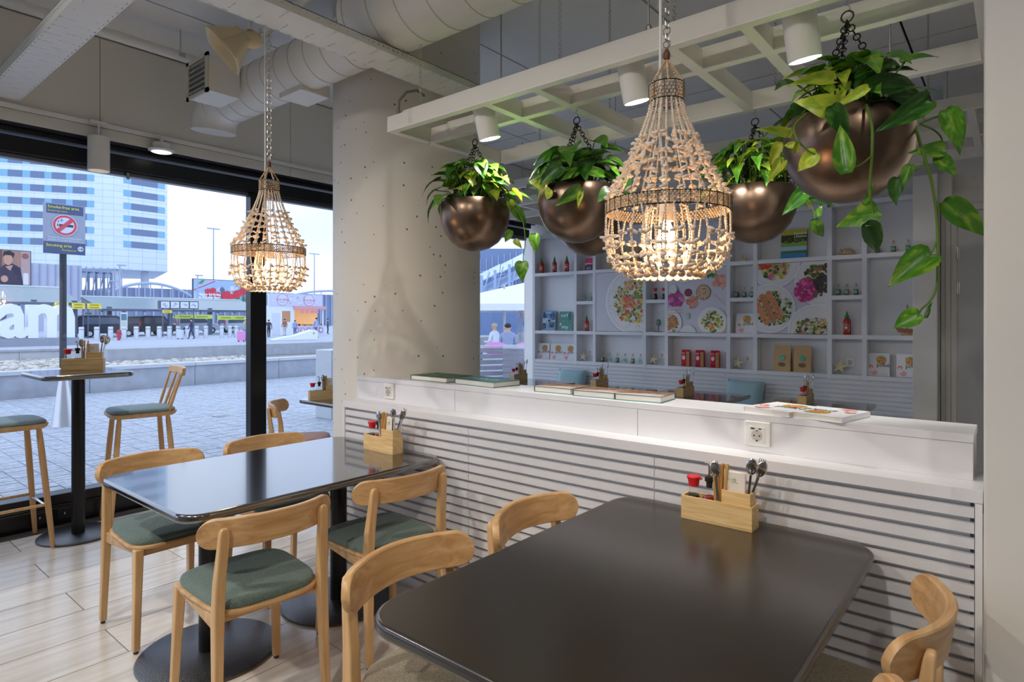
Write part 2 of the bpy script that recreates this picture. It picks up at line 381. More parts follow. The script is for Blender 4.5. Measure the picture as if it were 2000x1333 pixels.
def socket(x, z, y, label, s=1., usb=True, group=None):
    t = thing('wall_socket', label, 'socket', (x, y, z), group=group)
    m = MB(); m.prism(rrect(-.044*s, -.044*s, .044*s, .044*s, .004), -.010, 0, 'y'); m.build('frame', mat('socket_white', srgb(245, 244, 240), .3), t, bev=.003)
    m = MB(); m.box((-.029*s, -.0115, -.032*s), (.029*s, -.0095, .026*s)); m.build('insert', mat('socket_insert', srgb(236, 234, 230), .35), t, bev=.0008)
    m = MB(); m.prism(circ(0, -.006*s, .0195*s, 24), -.0125, -.011, 'y'); m.build('cup', mat('socket_cup', srgb(205, 199, 190), .5), t)
    p = MB()
    for dx in (-.0095, .0095): p.prism(circ(dx*s, -.006*s, .003*s, 8), -.0132, -.0122, 'y')
    p.box((-.003*s, -.0134, -.026*s), (.003*s, -.012, -.021*s)); p.box((-.003*s, -.0134, .0105*s), (.003*s, -.012, .0135*s))
    if usb: p.box((-.021*s, -.0128, .016*s), (-.008*s, -.011, .021*s)); p.box((.006*s, -.0128, .017*s), (.015*s, -.011, .0205*s))
    p.build('contact_holes', mat('socket_hole', (.02, .02, .02), .6), t)
    return t
socket(-2.756, 1.012, YC, 'white double USB wall socket set in the partition beside the round column')
socket(-.712, 1.012, YC, 'white USB wall socket in the partition front below the flat recipe books')

# ================================================================ white trellis hung over the partition
M_tre = mat('trellis_paint', srgb(238, 234, 225), .42, vary=.02, vscale=6)
M_tre2 = mat('trellis_edge', srgb(246, 243, 236), .35)  # bottom strips coloured lighter to stand for light from below
tr = thing('ceiling_trellis', 'white beam trellis hung on chains over the partition with planters below', 'trellis', (-1, 2.5, 2.4))
tx, ty = -1., 2.5
for y, x0 in ((2.07, -2.535), (2.34, -2.49), (2.93, -2.49)):
    m = MB(); m.box((x0-tx, y-.02-ty, .006), (1.5-tx, y+.02-ty, .078)); m.box((x0+.12-tx, y-.016-ty, .078), (1.5-tx, y+.016-ty, .088)); m.build('long_beam', M_tre, tr, bev=.0015)
    m = MB(); m.box((x0-tx, y-.021-ty, 0), (1.5-tx, y+.021-ty, .006)); m.build('edge_strip', M_tre2, tr, bev=.0008)
for x in (-2.515, -1.865, -1.585, -.965, -.70, -.08, .2):
    for y0, y1 in ((2.09, 2.32), (2.36, 2.91)):
        m = MB(); m.box((x-.02-tx, y0-ty, .006), (x+.02-tx, y1-ty, .078)); m.build('cross_beam', M_tre, tr, bev=.0015)
        m = MB(); m.box((x-.021-tx, y0-ty, .0), (x+.021-tx, y1-ty, .006)); m.build('edge_strip', M_tre2, tr, bev=.0008)
# chain helper: round links along a line
def chain_mb(m, p0, p1, r, wire, n=8, k=4):
    p0 = Vector(p0); p1 = Vector(p1); d = p1-p0; L = d.length; d.normalize(); cnt = max(2, int(round(L/(2*r*.82))))
    a = d.cross(Vector((0, 1, .1))).normalized(); b = d.cross(a)
    for i in range(cnt):
        c = p0+d*(L*(i+.5)/cnt); e = a if i % 2 == 0 else b
        m.tube([c+(d*math.cos(2*PI*q/n)+e*math.sin(2*PI*q/n))*r for q in range(n)], wire, k, closed=True)
M_steel = mat('steel', (.55, .53, .5), .35, 1.)
for x, y in ((-2.3, 2.07), (-1.45, 2.07), (-1.72, 2.93), (-.95, 2.07), (-.25, 2.07), (-.85, 2.93), (-2.2, 2.93)):
    m = MB(); chain_mb(m, (x-tx, y-ty, .085), (x-tx, y-ty, Z_CEIL-2.4), .0075, .0016, 6, 4); m.build('support_chain', M_steel, tr)
for x, y in ((-2.0, 2.34), (-1.05, 2.07), (-.4, 2.93)):
    m = MB(); m.tube([(x-tx, y-ty, .085), (x-tx, y-ty, Z_CEIL-2.4)], .004, 6); m.lathe([(.012, 0), (.012, .02), (.005, .03)], 8, (x-tx, y-ty, .085)); m.build('support_rod', M_steel, tr)
m = MB(); m.tube([(-2.47-tx, 2.07-ty, .08), (-2.48-tx, 2.08-ty, .16), (-2.5-tx, 2.15-ty, .23), (-2.52-tx, 2.24-ty, .27), (-2.56-tx, 2.33-ty, .275)], .008, 8); m.lathe([(.014, 0), (.014, .02), (.009, .03)], 10, (-2.47-tx, 2.07-ty, .078)); m.build('power_cable', mat('grey_cable', (.28, .27, .24), .6), tr)

# second, far trellis above the back seating
t2 = thing('ceiling_trellis', 'far white beam trellis above the back tables before the shelving', 'trellis', (-2.6, 5, 2.62))
for y in (4.35, 5.0, 5.65):
    MB().box((-2.1, y-5-.02, 0), (2.6, y-5+.02, .08)).build('long_beam', M_tre, t2, bev=.0015)
for x in (-2.1, -1.45, -.8, -.15, .5, 1.15, 1.8, 2.4):
    for y0, y1 in ((-.63, -.02), (.02, .63)): MB().box((x-.02, y0, 0), (x+.02, y1, .08)).build('cross_beam', M_tre, t2, bev=.0015)
for x in (-1.9, .1, 2.2):
    for y in (-.65, .65):
        m = MB(); m.tube([(x, y, .08), (x, y, Z_CEIL-2.62)], .004, 6); m.build('support_rod', M_steel, t2)

# ================================================================ ceiling services
M_tray = mat('tray_paint', srgb(240, 238, 232), .45)
def tray(label, p0, p1, w, h, axis):
    c = ((p0[0]+p1[0])/2, (p0[1]+p1[1])/2, p0[2]); t = thing('cable_tray', label, 'cable tray', c)
    L = abs(p1[0]-p0[0])+abs(p1[1]-p0[1]); mx = Matrix.Rotation(0 if axis == 'y' else -PI/2, 4, 'Z')
    def sheet(m, f, us, vs, holes):                       # a sheet with real punched openings
        us = sorted(set(round(u, 5) for u in us)); vs = sorted(set(round(v, 5) for v in vs))
        idx = {}; V = []; Fc = []
        def at_(i, j):
            if (i, j) not in idx: idx[i, j] = len(V); V.append(f(us[i], vs[j]))
            return idx[i, j]
        for i in range(len(us)-1):
            for j in range(len(vs)-1):
                u, v = (us[i]+us[i+1])/2, (vs[j]+vs[j+1])/2
                if not any(h[0] < u < h[1] and h[2] < v < h[3] for h in holes): Fc.append((at_(i, j), at_(i+1, j), at_(i+1, j+1), at_(i, j+1)))
        m.add(V, Fc)
    n = int(L/.12); P = L/n; mb = MB(mx); ms = {-1: MB(mx), 1: MB(mx)}
    for k in range(n):
        y0 = -L/2+k*P; H = []
        for q in range(6): H.append((-w*.33+q*.012, -w*.33+q*.012+.007, y0+.02, y0+.0245)); H.append((w*.10+q*.012, w*.10+q*.012+.007, y0+.08, y0+.0845))
        for sd in (-1, 1):
            for q in range(2): H.append((sd*(w/2-.009)-.002, sd*(w/2-.009)+.002, y0+.01+q*.06, y0+.03+q*.06))
        sheet(mb, lambda u, v: (u, v, 0.), [-w/2, w/2]+[h[0] for h in H]+[h[1] for h in H], [y0, y0+P]+[h[2] for h in H]+[h[3] for h in H], H)
        for sd in (-1, 1):
            G = [(y0+.01+q*.03, y0+.018+q*.03, h*.5, h*.5+.008) for q in range(4)]
            sheet(ms[sd], lambda u, v, sd=sd: (sd*w/2, u, v), [y0, y0+P]+[g[0] for g in G]+[g[1] for g in G], [0, h]+[g[2] for g in G]+[g[3] for g in G], G)
    mb.build('tray_bottom', M_tray, t)
    for sd in (-1, 1):
        ms[sd].box((sd*w/2-(.014 if sd > 0 else 0), -L/2, h-.003), (sd*w/2+(0 if sd > 0 else .014), L/2, h)); ms[sd].build('tray_side', M_tray, t)
    return t
tray('white perforated cable tray running below the duct from the front towards the shelving', (-2.52, -.6, 2.75), (-2.52, 5.1, 2.75), .21, .04, 'y')
tray('white perforated cable tray running to the wall above the shop window', (-4.96, .935, 2.83), (-.6, .935, 2.83), .175, .06, 'x')
tray('white perforated cable tray crossing the back seating in front of the door wall', (-2.4, 5.28, 2.76), (2.5, 5.28, 2.76), .19, .07, 'x')

M_duct = mat('duct_paint', srgb(236, 233, 226), .4, vary=.02, vscale=3)
du = thing('ventilation_duct', 'thick white spiral ventilation duct running across in front of the column', 'duct', (-2.5, 2.05, 2.8))
def duct(m, x0, x1, y, z, r): m.tube([(x0, y, z), (x1, y, z)], r, 48, caps=True)
m = MB(); duct(m, -4.40, -2.62, 2.08, 2.973, .152); m.mx = None; o = m.build('duct_pipe', M_duct, du, smooth=40); o.location = (2.5, -2.05, -2.8)
m = MB(); duct(m, -2.66, 1.6, 2.03, 2.998, .205); o = m.build('duct_pipe', M_duct, du, smooth=40); o.location = (2.5, -2.05, -2.8)
m = MB()
for k in range(7):
    a = PI/2*k/6
    if k == 0: pts = []
    pts.append((-4.40-.17*math.sin(a), 2.08, 2.973-.17*(1-math.cos(a))))
m.tube(pts, .152, 40); o = m.build('duct_elbow', M_duct, du, smooth=50); o.location = (2.5, -2.05, -2.8)
m = MB()
for x in [-4.42+.16*k for k in range(12)]: m.tube([(x-.003, 2.08, 2.973), (x+.003, 2.08, 2.973)], .1545, 48)
for x in [-2.62+.19*k for k in range(20)]: m.tube([(x-.003, 2.03, 2.998), (x+.003, 2.03, 2.998)], .2075, 48)
o = m.build('seam_rings', mat('duct_seam', srgb(214, 208, 196), .5), du, smooth=40); o.location = (2.5, -2.05, -2.8)
m = MB(); m.box((-3.55, 2.02, 2.80), (-3.30, 2.22, 2.87)); o = m.build('branch_collar', M_duct, du, bev=.004); o.location = (2.5, -2.05, -2.8)
vb = thing('air_vent', 'white box air vent with louvre grille fixed to the duct end', 'vent', (-3.985, 1.72, 2.84))
m = MB()
for a, b in (((-.135, 0, 0), (-.131, .20, .22)), ((.131, 0, 0), (.135, .20, .22)), ((-.131, 0, 0), (.131, .20, .004)), ((-.131, 0, .216), (.131, .20, .22)), ((-.131, .196, .004), (.131, .20, .216))): m.box(a, b)
m.build('box', M_duct, vb)
m = MB()
for a, b in (((-.15, -.012, -.012), (.15, .0, .012)), ((-.15, -.012, .208), (.15, 0, .232)), ((-.15, -.012, -.012), (-.115, 0, .232)), ((.115, -.012, -.012), (.15, 0, .232))): m.box(a, b)
m.build('grille_frame', mat('vent_frame', srgb(214, 206, 188), .5), vb)
for k in range(6):
    m = MB(); m.bar((-.116, -.008, .03+k*.033), (.116, -.008, .03+k*.033), .004, .018, up=(0, .5, 1)); m.build('louvre', mat('louvre_green', srgb(170, 172, 158), .5), vb)
hd = thing('loudspeaker_horn', 'cream moulded horn loudspeaker hanging below the ceiling', 'loudspeaker', (-3.40, 1.70, 3.02), -.5)
pts = []
m = MB(); rows = []
for i in range(9):
    u = i/8; wz = .05+.07*u**1.1; wx = .06+.09*u**1.1; row = []
    for q in range(37):
        a = 2*PI*q/36; c_, s_ = math.cos(a), math.sin(a); row.append(Vector((wx*math.copysign(abs(c_)**.45, c_), -.15*u+.02, wz*math.copysign(abs(s_)**.45, s_))))
    rows.append(row)
m.sheet(rows); o = m.build('horn', mat('cream_plastic', srgb(226, 208, 170), .45), hd, smooth=60); o.rotation_euler = (.75, 0, 0); so = o.modifiers.new('wall', 'SOLIDIFY'); so.thickness = .006
m = MB(); m.lathe([(.0, -.06), (.045, -.05), (.05, .03), (.03, .06)], 20); o = m.build('driver', mat('cream_plastic', (1, 1, 1)), hd, smooth=50); o.rotation_euler = (-PI/2, 0, 0); o.location = (0, .05, 0)
m = MB(); m.tube([(0, .05, .04), (0, .05, Z_CEIL-3.0)], .01, 8); m.bar((-.05, .05, .05), (.05, .05, .05), .03, .01); m.build('bracket', M_duct, hd)
M_pipe = mat('pipe_paint', srgb(238, 236, 230), .35)
def pipe(label, pts, r, clips=()):
    t = thing('ceiling_pipe', label, 'pipe', pts[0]); o0 = Vector(pts[0])
    m = MB(); m.tube([Vector(p)-o0 for p in pts], r, 14); m.build('pipe_run', M_pipe, t, smooth=40)
    for c in clips:
        m = MB(); m.tube([Vector(c)-o0, Vector((c[0], c[1], Z_CEIL+.01))-o0], .004, 6); m.lathe([(r+.006, -.012), (r+.006, .012)], 14, Vector(c)-o0); m.build('pipe_hanger', M_steel, t)
pipe('white ceiling pipe running along the window side past the air vent', [(-4.45, -1.2, 3.24), (-4.45, 1.95, 3.24)], .033, [(-4.45, .8, 3.24), (-4.45, 1.8, 3.24)])
pipe('thin white ceiling pipe branching between the air vent and the horn loudspeaker', [(-4.0, 1.95, 3.16), (-2.9, 1.95, 3.28)], .026, [(-3.6, 1.95, 3.2)])
pipe('thin white ceiling pipe crossing above the perforated tray near the column', [(-3.4, 1.2, 3.3), (-1.9, 1.2, 3.3)], .022, [(-2.9, 1.2, 3.3)])
pipe('white ceiling pipe with elbow above the far cable tray by the door wall', [(-1.2, 5.75, 2.98), (-.12, 5.75, 2.98), (-.05, 5.75, 2.95), (-.03, 5.75, 2.85)], .035, [(-.9, 5.75, 2.98)])
bx = thing('junction_box', 'grey junction box on the perforated tray beside the duct', 'junction box', (-2.44, 1.95, 2.815))
MB().box((-.05, -.01, 0), (.05, .01, .11)).build('box', mat('box_grey', srgb(126, 120, 106), .5), bx, bev=.003)
m = MB()
for k in range(7): a = PI*k/6; m.bar((0, -.011, .045), (.042*math.cos(a), -.011, .045+.045*math.sin(a)), .003, .002, up=(0, 1, 0))
m.build('slots', mat('black_plastic', (.02, .02, .022), .4), bx)  # shade inside the slot openings, laid on as black bars
sp = thing('sprinkler', 'small red fire detector hanging from the ceiling pipe near the shelving', 'detector', (-4.3, 5.4, 2.86))
m = MB(); m.lathe([(.022, .03), (.026, .035), (.026, .13), (.02, .14)], 12); m.build('body', mat('dull_red', srgb(120, 52, 34), .5), sp)
m = MB(); m.lathe([(.012, 0), (.024, .01), (.024, .03)], 12); m.build('head', M_steel, sp)
m = MB(); m.tube([(0, 0, .14), (0, 0, Z_CEIL-2.86)], .006, 6); m.build('rod', M_steel, sp)
# ================================================================ lamps
WARM = (1.0, .95, .88)
M_lamp = mat('lamp_white', srgb(240, 237, 231), .4)
M_lens = mat('lamp_lens', (1, .9, .75), .5, emit=(1, .86, .68), estr=.7)
def spot_lamp(label, loc, aim, energy, r=.053, h=.20, ang=80, tilt=True, group=None, rod=None, blend=.7, size=.04, col=WARM):
    """cylinder ceiling spot: loc is the centre of its lower opening"""
    t = thing('spot_lamp', label, 'lamp', loc, group=group)
    d = (Vector(aim)-Vector(loc)).normalized(); q = d.to_track_quat('-Z', 'Y')
    hb = Vector((0, 0, 1)) if not tilt else (q @ Vector((0, 0, 1)))
    # the can leans only a little: half way between upright and the aim
    qb = Vector((0, 0, -1)).rotation_difference((d*.35+Vector((0, 0, -1))*.65).normalized()) if tilt else None
    m = MB(); m.lathe([(r-.012, .05), (r-.004, .02), (r-.003, 0), (r, 0), (r, h), (r*.9, h+.004)], 28, cap0=True, cap1=True); o = m.build('can', M_lamp, t, smooth=35)
    m = MB(); m.lathe([(r-.014, .048), (r-.014, .044)], 20); l = m.build('lens', M_lens, t)
    if qb:
        for e in (o, l): e.rotation_mode = 'QUATERNION'; e.rotation_quaternion = qb
    top = (qb @ Vector((0, 0, h)) if qb else Vector((0, 0, h)))
    zt = rod if rod is not None else Z_CEIL
    m = MB(); m.tube([top, Vector((top.x, top.y, zt-loc[2]))], .007, 8); m.box((top.x-.02, top.y-.05, zt-loc[2]-.02), (top.x+.02, top.y+.05, zt-loc[2])); m.build('mount', M_lamp, t)
    ld = bpy.data.lights.new('spot_light', 'SPOT'); ld.energy = energy; ld.color = col; ld.spot_size = math.radians(ang); ld.spot_blend = blend; ld.shadow_soft_size = size
    lo = bpy.data.objects.new('spot_light', ld); COL.objects.link(lo); lo.parent = t; lo.rotation_mode = 'QUATERNION'; lo.rotation_quaternion = q
    lo.location = (qb @ Vector((0, 0, .03)) if qb else Vector((0, 0, .03))); ld.use_custom_distance = False
    return t
ral = thing('lamp_rail', 'slim white lamp rail fixed along the cream wall above the window', 'rail', (X_WIN+.14, 1.5, 2.79))
MB().box((-.014, -5., -.016), (.014, 4.8, .016)).build('rail_profile', M_lamp, ral, bev=.002)
MB().box((-.004, -5., -.0175), (.004, 4.8, -.0155)).build('rail_slot', mat('black_plastic', (.02, .02, .022), .4), ral)
spot_lamp('white cylinder lamp under the rail above the window, left of the disc lamp', (-4.93, 1.455, 2.455), (-4.75, 1.45, 0), 22, r=.066, h=.235, tilt=False, rod=2.80, ang=95)
dl = thing('disc_lamp', 'flat round white lamp under the rail above the window', 'lamp', (-4.93, 1.86, 2.70))
m = MB(); m.lathe([(.06, .035), (.055, .0), (.086, -.012), (.088, -.02), (.07, -.028)], 32); m.build('shade', M_lamp, dl, smooth=40)
m = MB(); m.lathe([(.068, -.0285), (.06, -.031)], 24); m.build('diffuser', mat('lamp_diffuser', (.9, .9, .88), .4, emit=(1, .95, .88), estr=.8), dl)
m = MB(); m.tube([(0, 0, .03), (0, 0, .085)], .012, 10); m.build('mount', M_lamp, dl)
for x, ax, lab in ((-1.955, -2.6, 'white cylinder spot in the trellis near the column'), (-1.17, -1.3, 'white cylinder spot in the trellis behind the bead chandelier'), (-.545, -.55, 'white cylinder spot in the trellis beside the largest hanging planter')):
    spot_lamp(lab, (x, 2.205, 2.29), (x+.45, 3.7, .6), 24, ang=130, rod=2.486, blend=.8)
# track spots behind the camera: the photograph shows the hard chair shadows they throw on the slats and seats
for nm, lab, x, y, ax, ay, az, e in (('window_side', 'white ceiling spot aimed at the long table by the column', -3.7, -.6, -2.7, 1.9, .5, 100), ('column_table', 'white ceiling spot aimed at the partition between the long tables', -2.1, -.8, -1.9, 2.0, .5, 95), ('chandelier_table', 'white ceiling spot aimed at the partition behind the chandelier table', -.6, -.8, -1.0, 2.1, .5, 85), ('pier_side', 'white ceiling spot aimed at the chair beside the pier', .9, .2, -.35, 2.1, .6, 32)):
    t = spot_lamp(lab, (x, y, 3.0), (ax, ay, az), e, ang=95, blend=.9, size=.05); t.name = 'ceiling_spot_'+nm+'_offscreen'
    for c in t.children:
        if c.type == 'LIGHT': c.name = 'spot_light_'+nm+'_offscreen'; c.data.name = c.name

# ================================================================ bead chandeliers
M_shell = mat('ivory_shell', srgb(244, 226, 206), .4, vary=.12, vscale=30); M_bead = mat('sand_bead', srgb(222, 194, 160), .5, vary=.3, vscale=70)
M_wire = mat('dark_wire', (.06, .055, .05), .45, .8); M_cord = mat('white_cord', srgb(225, 222, 216), .5)
M_bulb = mat('bulb_glow', (1, .8, .5), .3, emit=(1, .66, .34), estr=9.)
def strand(m, pts, br, shells, rnd, ss=.011):
    """beads along a polyline; from fraction shells on, shell pieces too"""
    seg = [(Vector(a), Vector(b)) for a, b in zip(pts, pts[1:])]; tot = sum((b-a).length for a, b in seg); s = 0; nxt = 0; nsh = 0
    for a, b in seg:
        L = (b-a).length; d = (b-a).normalized()
        while nxt <= s+L:
            p = a+d*(nxt-s); u = nxt/tot
            m.ball(p, br*rnd.uniform(.8, 1.15), 5, 3, 1, 1, 1.35)
            if shells is not None and shells[0] <= u <= shells[1] and nxt >= nsh:
                for q in range(2):
                    ang = rnd.uniform(0, 2*PI); off = Vector((math.cos(ang), math.sin(ang), rnd.uniform(-.5, .5)))*ss*.75
                    mx = (Matrix.Rotation(ang, 3, 'Z') @ Matrix.Rotation(rnd.uniform(-.7, .7), 3, 'Y')).to_4x4()
                    m.ball(p+off, ss, 6, 3, 1.05, .72, .42, mx)
                nsh = nxt+.0235
            nxt += br*2.25
        s += L
def make_chandelier(label, loc):
    t = thing('bead_chandelier', label, 'chandelier', loc)        # origin: centre of the large ring
    rnd = random.Random(11); RL, RS = .157, .042; ZT = .30
    for zz, rr, hh, nb, nm in ((0, RL, .030, 5, 'large_ring'), (ZT, RS, .045, 5, 'small_ring')):
        m = MB(); cnt = int(2*PI*rr/.0098)
        for k in range(nb):
            z = zz-hh/2+hh*(k+.5)/nb
            for i in range(cnt):
                a = 2*PI*(i+.5*(k % 2))/cnt; m.ball((rr*math.cos(a), rr*math.sin(a), z), .0040*rnd.uniform(.8, 1.1), 5, 3)
        o = m.build(nm+'_beads', M_bead, t, smooth=180)
        m = MB()
        for z in (zz-hh/2, zz+hh/2): m.tube([((rr+.001)*math.cos(2*PI*i/40), (rr+.001)*math.sin(2*PI*i/40), z) for i in range(40)], .0016, 5, closed=True)
        for i in range(int(cnt/2.5)):
            a = 2*PI*i/int(cnt/2.5); m.tube([((rr+.004)*math.cos(a), (rr+.004)*math.sin(a), zz-hh/2-.004), ((rr+.004)*math.cos(a), (rr+.004)*math.sin(a), zz+hh/2+.004)], .0009, 4)
        m.build(nm+'_wire', M_wire, t)
    N = 22
    for i in range(N):
        a = 2*PI*i/N; pts = []
        for k in range(11):
            u = k/10; r = RS+(RL-RS)*(u**1.25); pts.append((r*math.cos(a), r*math.sin(a), ZT-.025-(ZT-.04)*u))
        m = MB(); strand(m, pts, .0031, (.36, .96), rnd); m.build('shell_strand', M_shell, t, smooth=180)
    N = 26
    for i in range(N):
        a = 2*PI*i/N; pts = []
        for k in range(11):
            u = k/10; r = RL*(1-.42*u**2.6)*(1+.03*math.sin(PI*u)); z = -.016-.155*math.sin(u*PI/2*.97) if u < 1 else -.172
            aa = a+(.06*(1-u*4) if u < .25 else 0)*(1 if i % 2 else -1); pts.append((r*math.cos(aa), r*math.sin(aa), z))
        m = MB(); strand(m, pts, .0031, (.3, 1.), rnd, .0115); e = pts[-1]; m.ball((e[0], e[1], e[2]-.006), .011, 7, 5, 1, 1, .85); m.build('shell_strand', M_shell, t, smooth=180)
    N = 16; ri = .052
    for i in range(N):
        a = 2*PI*i/N; pts = [((ri+.012*math.sin(PI*k/6))*math.cos(a), (ri+.012*math.sin(PI*k/6))*math.sin(a), .002-.15*k/6) for k in range(7)]
        m = MB(); strand(m, pts, .0036, (.6, 1.), rnd, .010); m.build('inner_strand', M_shell, t, smooth=180)
    m = MB(); m.tube([(ri*math.cos(2*PI*i/28), ri*math.sin(2*PI*i/28), .004) for i in range(28)], .0016, 5, closed=True)
    for k in range(3): a = 2*PI*k/3; m.tube([(ri*math.cos(a), ri*math.sin(a), .004), (RL*math.cos(a), RL*math.sin(a), .004)], .0013, 4)
    m.build('inner_ring', M_wire, t)
    for i in range(6):
        a = 2*PI*i/6; m = MB(); strand(m, [(RS*math.cos(a), RS*math.sin(a), ZT+.024), (.006*math.cos(a), .006*math.sin(a), ZT+.083)], .0034, None, rnd); m.build('crown_strand', M_bead, t, smooth=180)
    m = MB(); m.lathe([(.004, ZT+.083), (.008, ZT+.09), (.0085, ZT+.105), (.004, ZT+.115)], 10); m.build('wooden_knob', mat('brown_wood', srgb(110, 70, 40), .5), t, smooth=60)
    m = MB(); m.lathe([(.018, .03), (.02, .0), (.018, -.035)], 14); m.build('lamp_holder', mat('holder_white', srgb(230, 225, 215), .4), t, smooth=40)
    m = MB(); m.lathe([(.008, -.035), (.014, -.05), (.024, -.075), (.027, -.095), (.02, -.115), (.004, -.125)], 16); m.build('bulb', M_bulb, t, smooth=180)
    ld = bpy.data.lights.new('bulb_light', 'POINT'); ld.energy = 2.5; ld.color = (1, .66, .38); ld.shadow_soft_size = .03
    lo = bpy.data.objects.new('bulb_light', ld); COL.objects.link(lo); lo.parent = t; lo.location = (0, 0, -.135)
    return t
def chandelier_hanger(t, zc, ztop):
    h = ztop-zc
    m = MB(); chain_mb(m, (0, 0, .42), (0, 0, h), .0105, .0021, 6, 4); m.tube([(0, 0, .412), (.006, 0, .425), (0, 0, .44)], .002, 5); m.build('hanging_chain', M_steel, t)
    m = MB(); m.tube([(-.012, -.012, h), (-.012, -.012, .42), (-.014, -.012, .2), (-.004, -.004, .03)], .0042, 8); m.build('power_cord', M_cord, t)
c1 = make_chandelier('large-looking ivory bead chandelier with shell strands above the table against the partition', (-.705, 1.492, 1.712))
c2 = copy_tree(c1); c2.location = (-2.655, 1.462, 1.735); c2['label'] = 'sand coloured bead chandelier with shell strands hanging in front of the window mullion'
chandelier_hanger(c1, 1.712, Z_CEIL); chandelier_hanger(c2, 1.735, 2.752)
c1['label'] = 'ivory bead chandelier with shell strands hanging in front of the trellis'

# ================================================================ hanging planters
M_bronze = mat('brushed_bronze', (.25, .17, .12), .31, .95, vary=.45, vscale=6, vstretch=(1, 1, .35))
M_chain = mat('black_chain', (.03, .026, .022), .45, .6); M_soil = mat('potting_soil', (.035, .024, .016), .9, bump=.8, bscale=90)
def leaf_mat(name, a, b, c, pos=.55):
    m, t, bs = nmat(name); n = t.nodes; L = t.links
    tcn = n.new('ShaderNodeTexCoord'); oi = n.new('ShaderNodeObjectInfo'); sc = n.new('ShaderNodeMath'); sc.operation = 'MULTIPLY'; sc.inputs[1].default_value = 40.
    L.new(oi.outputs['Random'], sc.inputs[0]); ad = n.new('ShaderNodeVectorMath'); ad.operation = 'ADD'; L.new(tcn.outputs['Object'], ad.inputs[0]); L.new(sc.outputs[0], ad.inputs[1])
    mp = n.new('ShaderNodeMapping'); mp.inputs['Scale'].default_value = (1.4, .7, 1); L.new(ad.outputs[0], mp.inputs['Vector'])
    z = n.new('ShaderNodeTexNoise'); z.inputs['Scale'].default_value = 2.4; z.inputs['Detail'].default_value = 4; z.inputs['Distortion'].default_value = .8; L.new(mp.outputs[0], z.inputs['Vector'])
    r = n.new('ShaderNodeValToRGB'); r.color_ramp.elements[0].position = pos-.1; r.color_ramp.elements[1].position = pos+.12; r.color_ramp.elements[0].color = (*a, 1); r.color_ramp.elements[1].color = (*c, 1)
    e = r.color_ramp.elements.new(pos); e.color = (*b, 1); L.new(z.outputs['Fac'], r.inputs['Fac'])
    hv = n.new('ShaderNodeHueSaturation'); mr = n.new('ShaderNodeMapRange'); mr.inputs['To Min'].default_value = .75; mr.inputs['To Max'].default_value = 1.25; L.new(oi.outputs['Random'], mr.inputs['Value']); L.new(mr.outputs[0], hv.inputs['Value']); L.new(r.outputs['Color'], hv.inputs['Color'])
    L.new(hv.outputs[0], bs.inputs['Base Color']); bs.inputs['Roughness'].default_value = .33; bs.inputs['Subsurface Weight'].default_value = .0
    MATS[name] = m; return m
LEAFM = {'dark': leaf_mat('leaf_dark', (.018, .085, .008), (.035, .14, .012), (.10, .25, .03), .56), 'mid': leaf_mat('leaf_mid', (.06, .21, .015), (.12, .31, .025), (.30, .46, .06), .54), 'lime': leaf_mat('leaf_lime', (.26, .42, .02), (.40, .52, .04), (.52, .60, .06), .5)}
M_stem = mat('green_stem', srgb(96, 128, 44), .5)
def leaf_mesh(fold, curl, slim=1.):
    """unit heart-shaped leaf: base at origin, tip at y=1, half width .36"""
    rows = []; N = 10
    prof = [(-.10, .0), (-.13, .20), (-.03, .33), (.12, .405), (.30, .40), (.48, .335), (.65, .24), (.80, .14), (.92, .055), (1.0, .0)]
    for y, wd in prof:
        row = []
        for k in (-1, -.55, 0, .55, 1):
            x = k*wd*slim; yy = y if k or y > -.05 else 0.
            if y < 0 and k == 0: yy = 0.
            row.append(Vector((x, yy, abs(x)*fold-curl*max(yy, 0)**2+.03*math.sin(yy*9+abs(k)*2)*abs(k))))
        rows.append(row)
    me = MB().sheet(rows).mesh('leaf'); me.polygons.foreach_set('use_smooth', [True]*len(me.polygons)); return me
LEAVES = {}
for key in LEAFM:
    LEAVES[key] = []
    for f, c, s in ((.35, .25, 1.), (.15, .45, 1.05), (.55, .1, .9), (.25, .6, .95)):
        me = leaf_mesh(f, c, s); me.materials.append(LEAFM[key]); LEAVES[key].append(me)
def leaf(parent, base, tip, face, key, rnd, width=None):
    base = Vector(base); tip = Vector(tip); y = tip-base; L = y.length; y.normalize(); z = Vector(face); z = (z-y*z.dot(y)).normalized(); x = y.cross(z)
    wd = L if width is None else width/.81
    M = Matrix(((x.x*wd, y.x*L, z.x*L, base.x), (x.y*wd, y.y*L, z.y*L, base.y), (x.z*wd, y.z*L, z.z*L, base.z), (0, 0, 0, 1)))
    o = bpy.data.objects.new('leaf', rnd.choice(LEAVES[key])); COL.objects.link(o); o.parent = parent; o.matrix_local = M
    return o
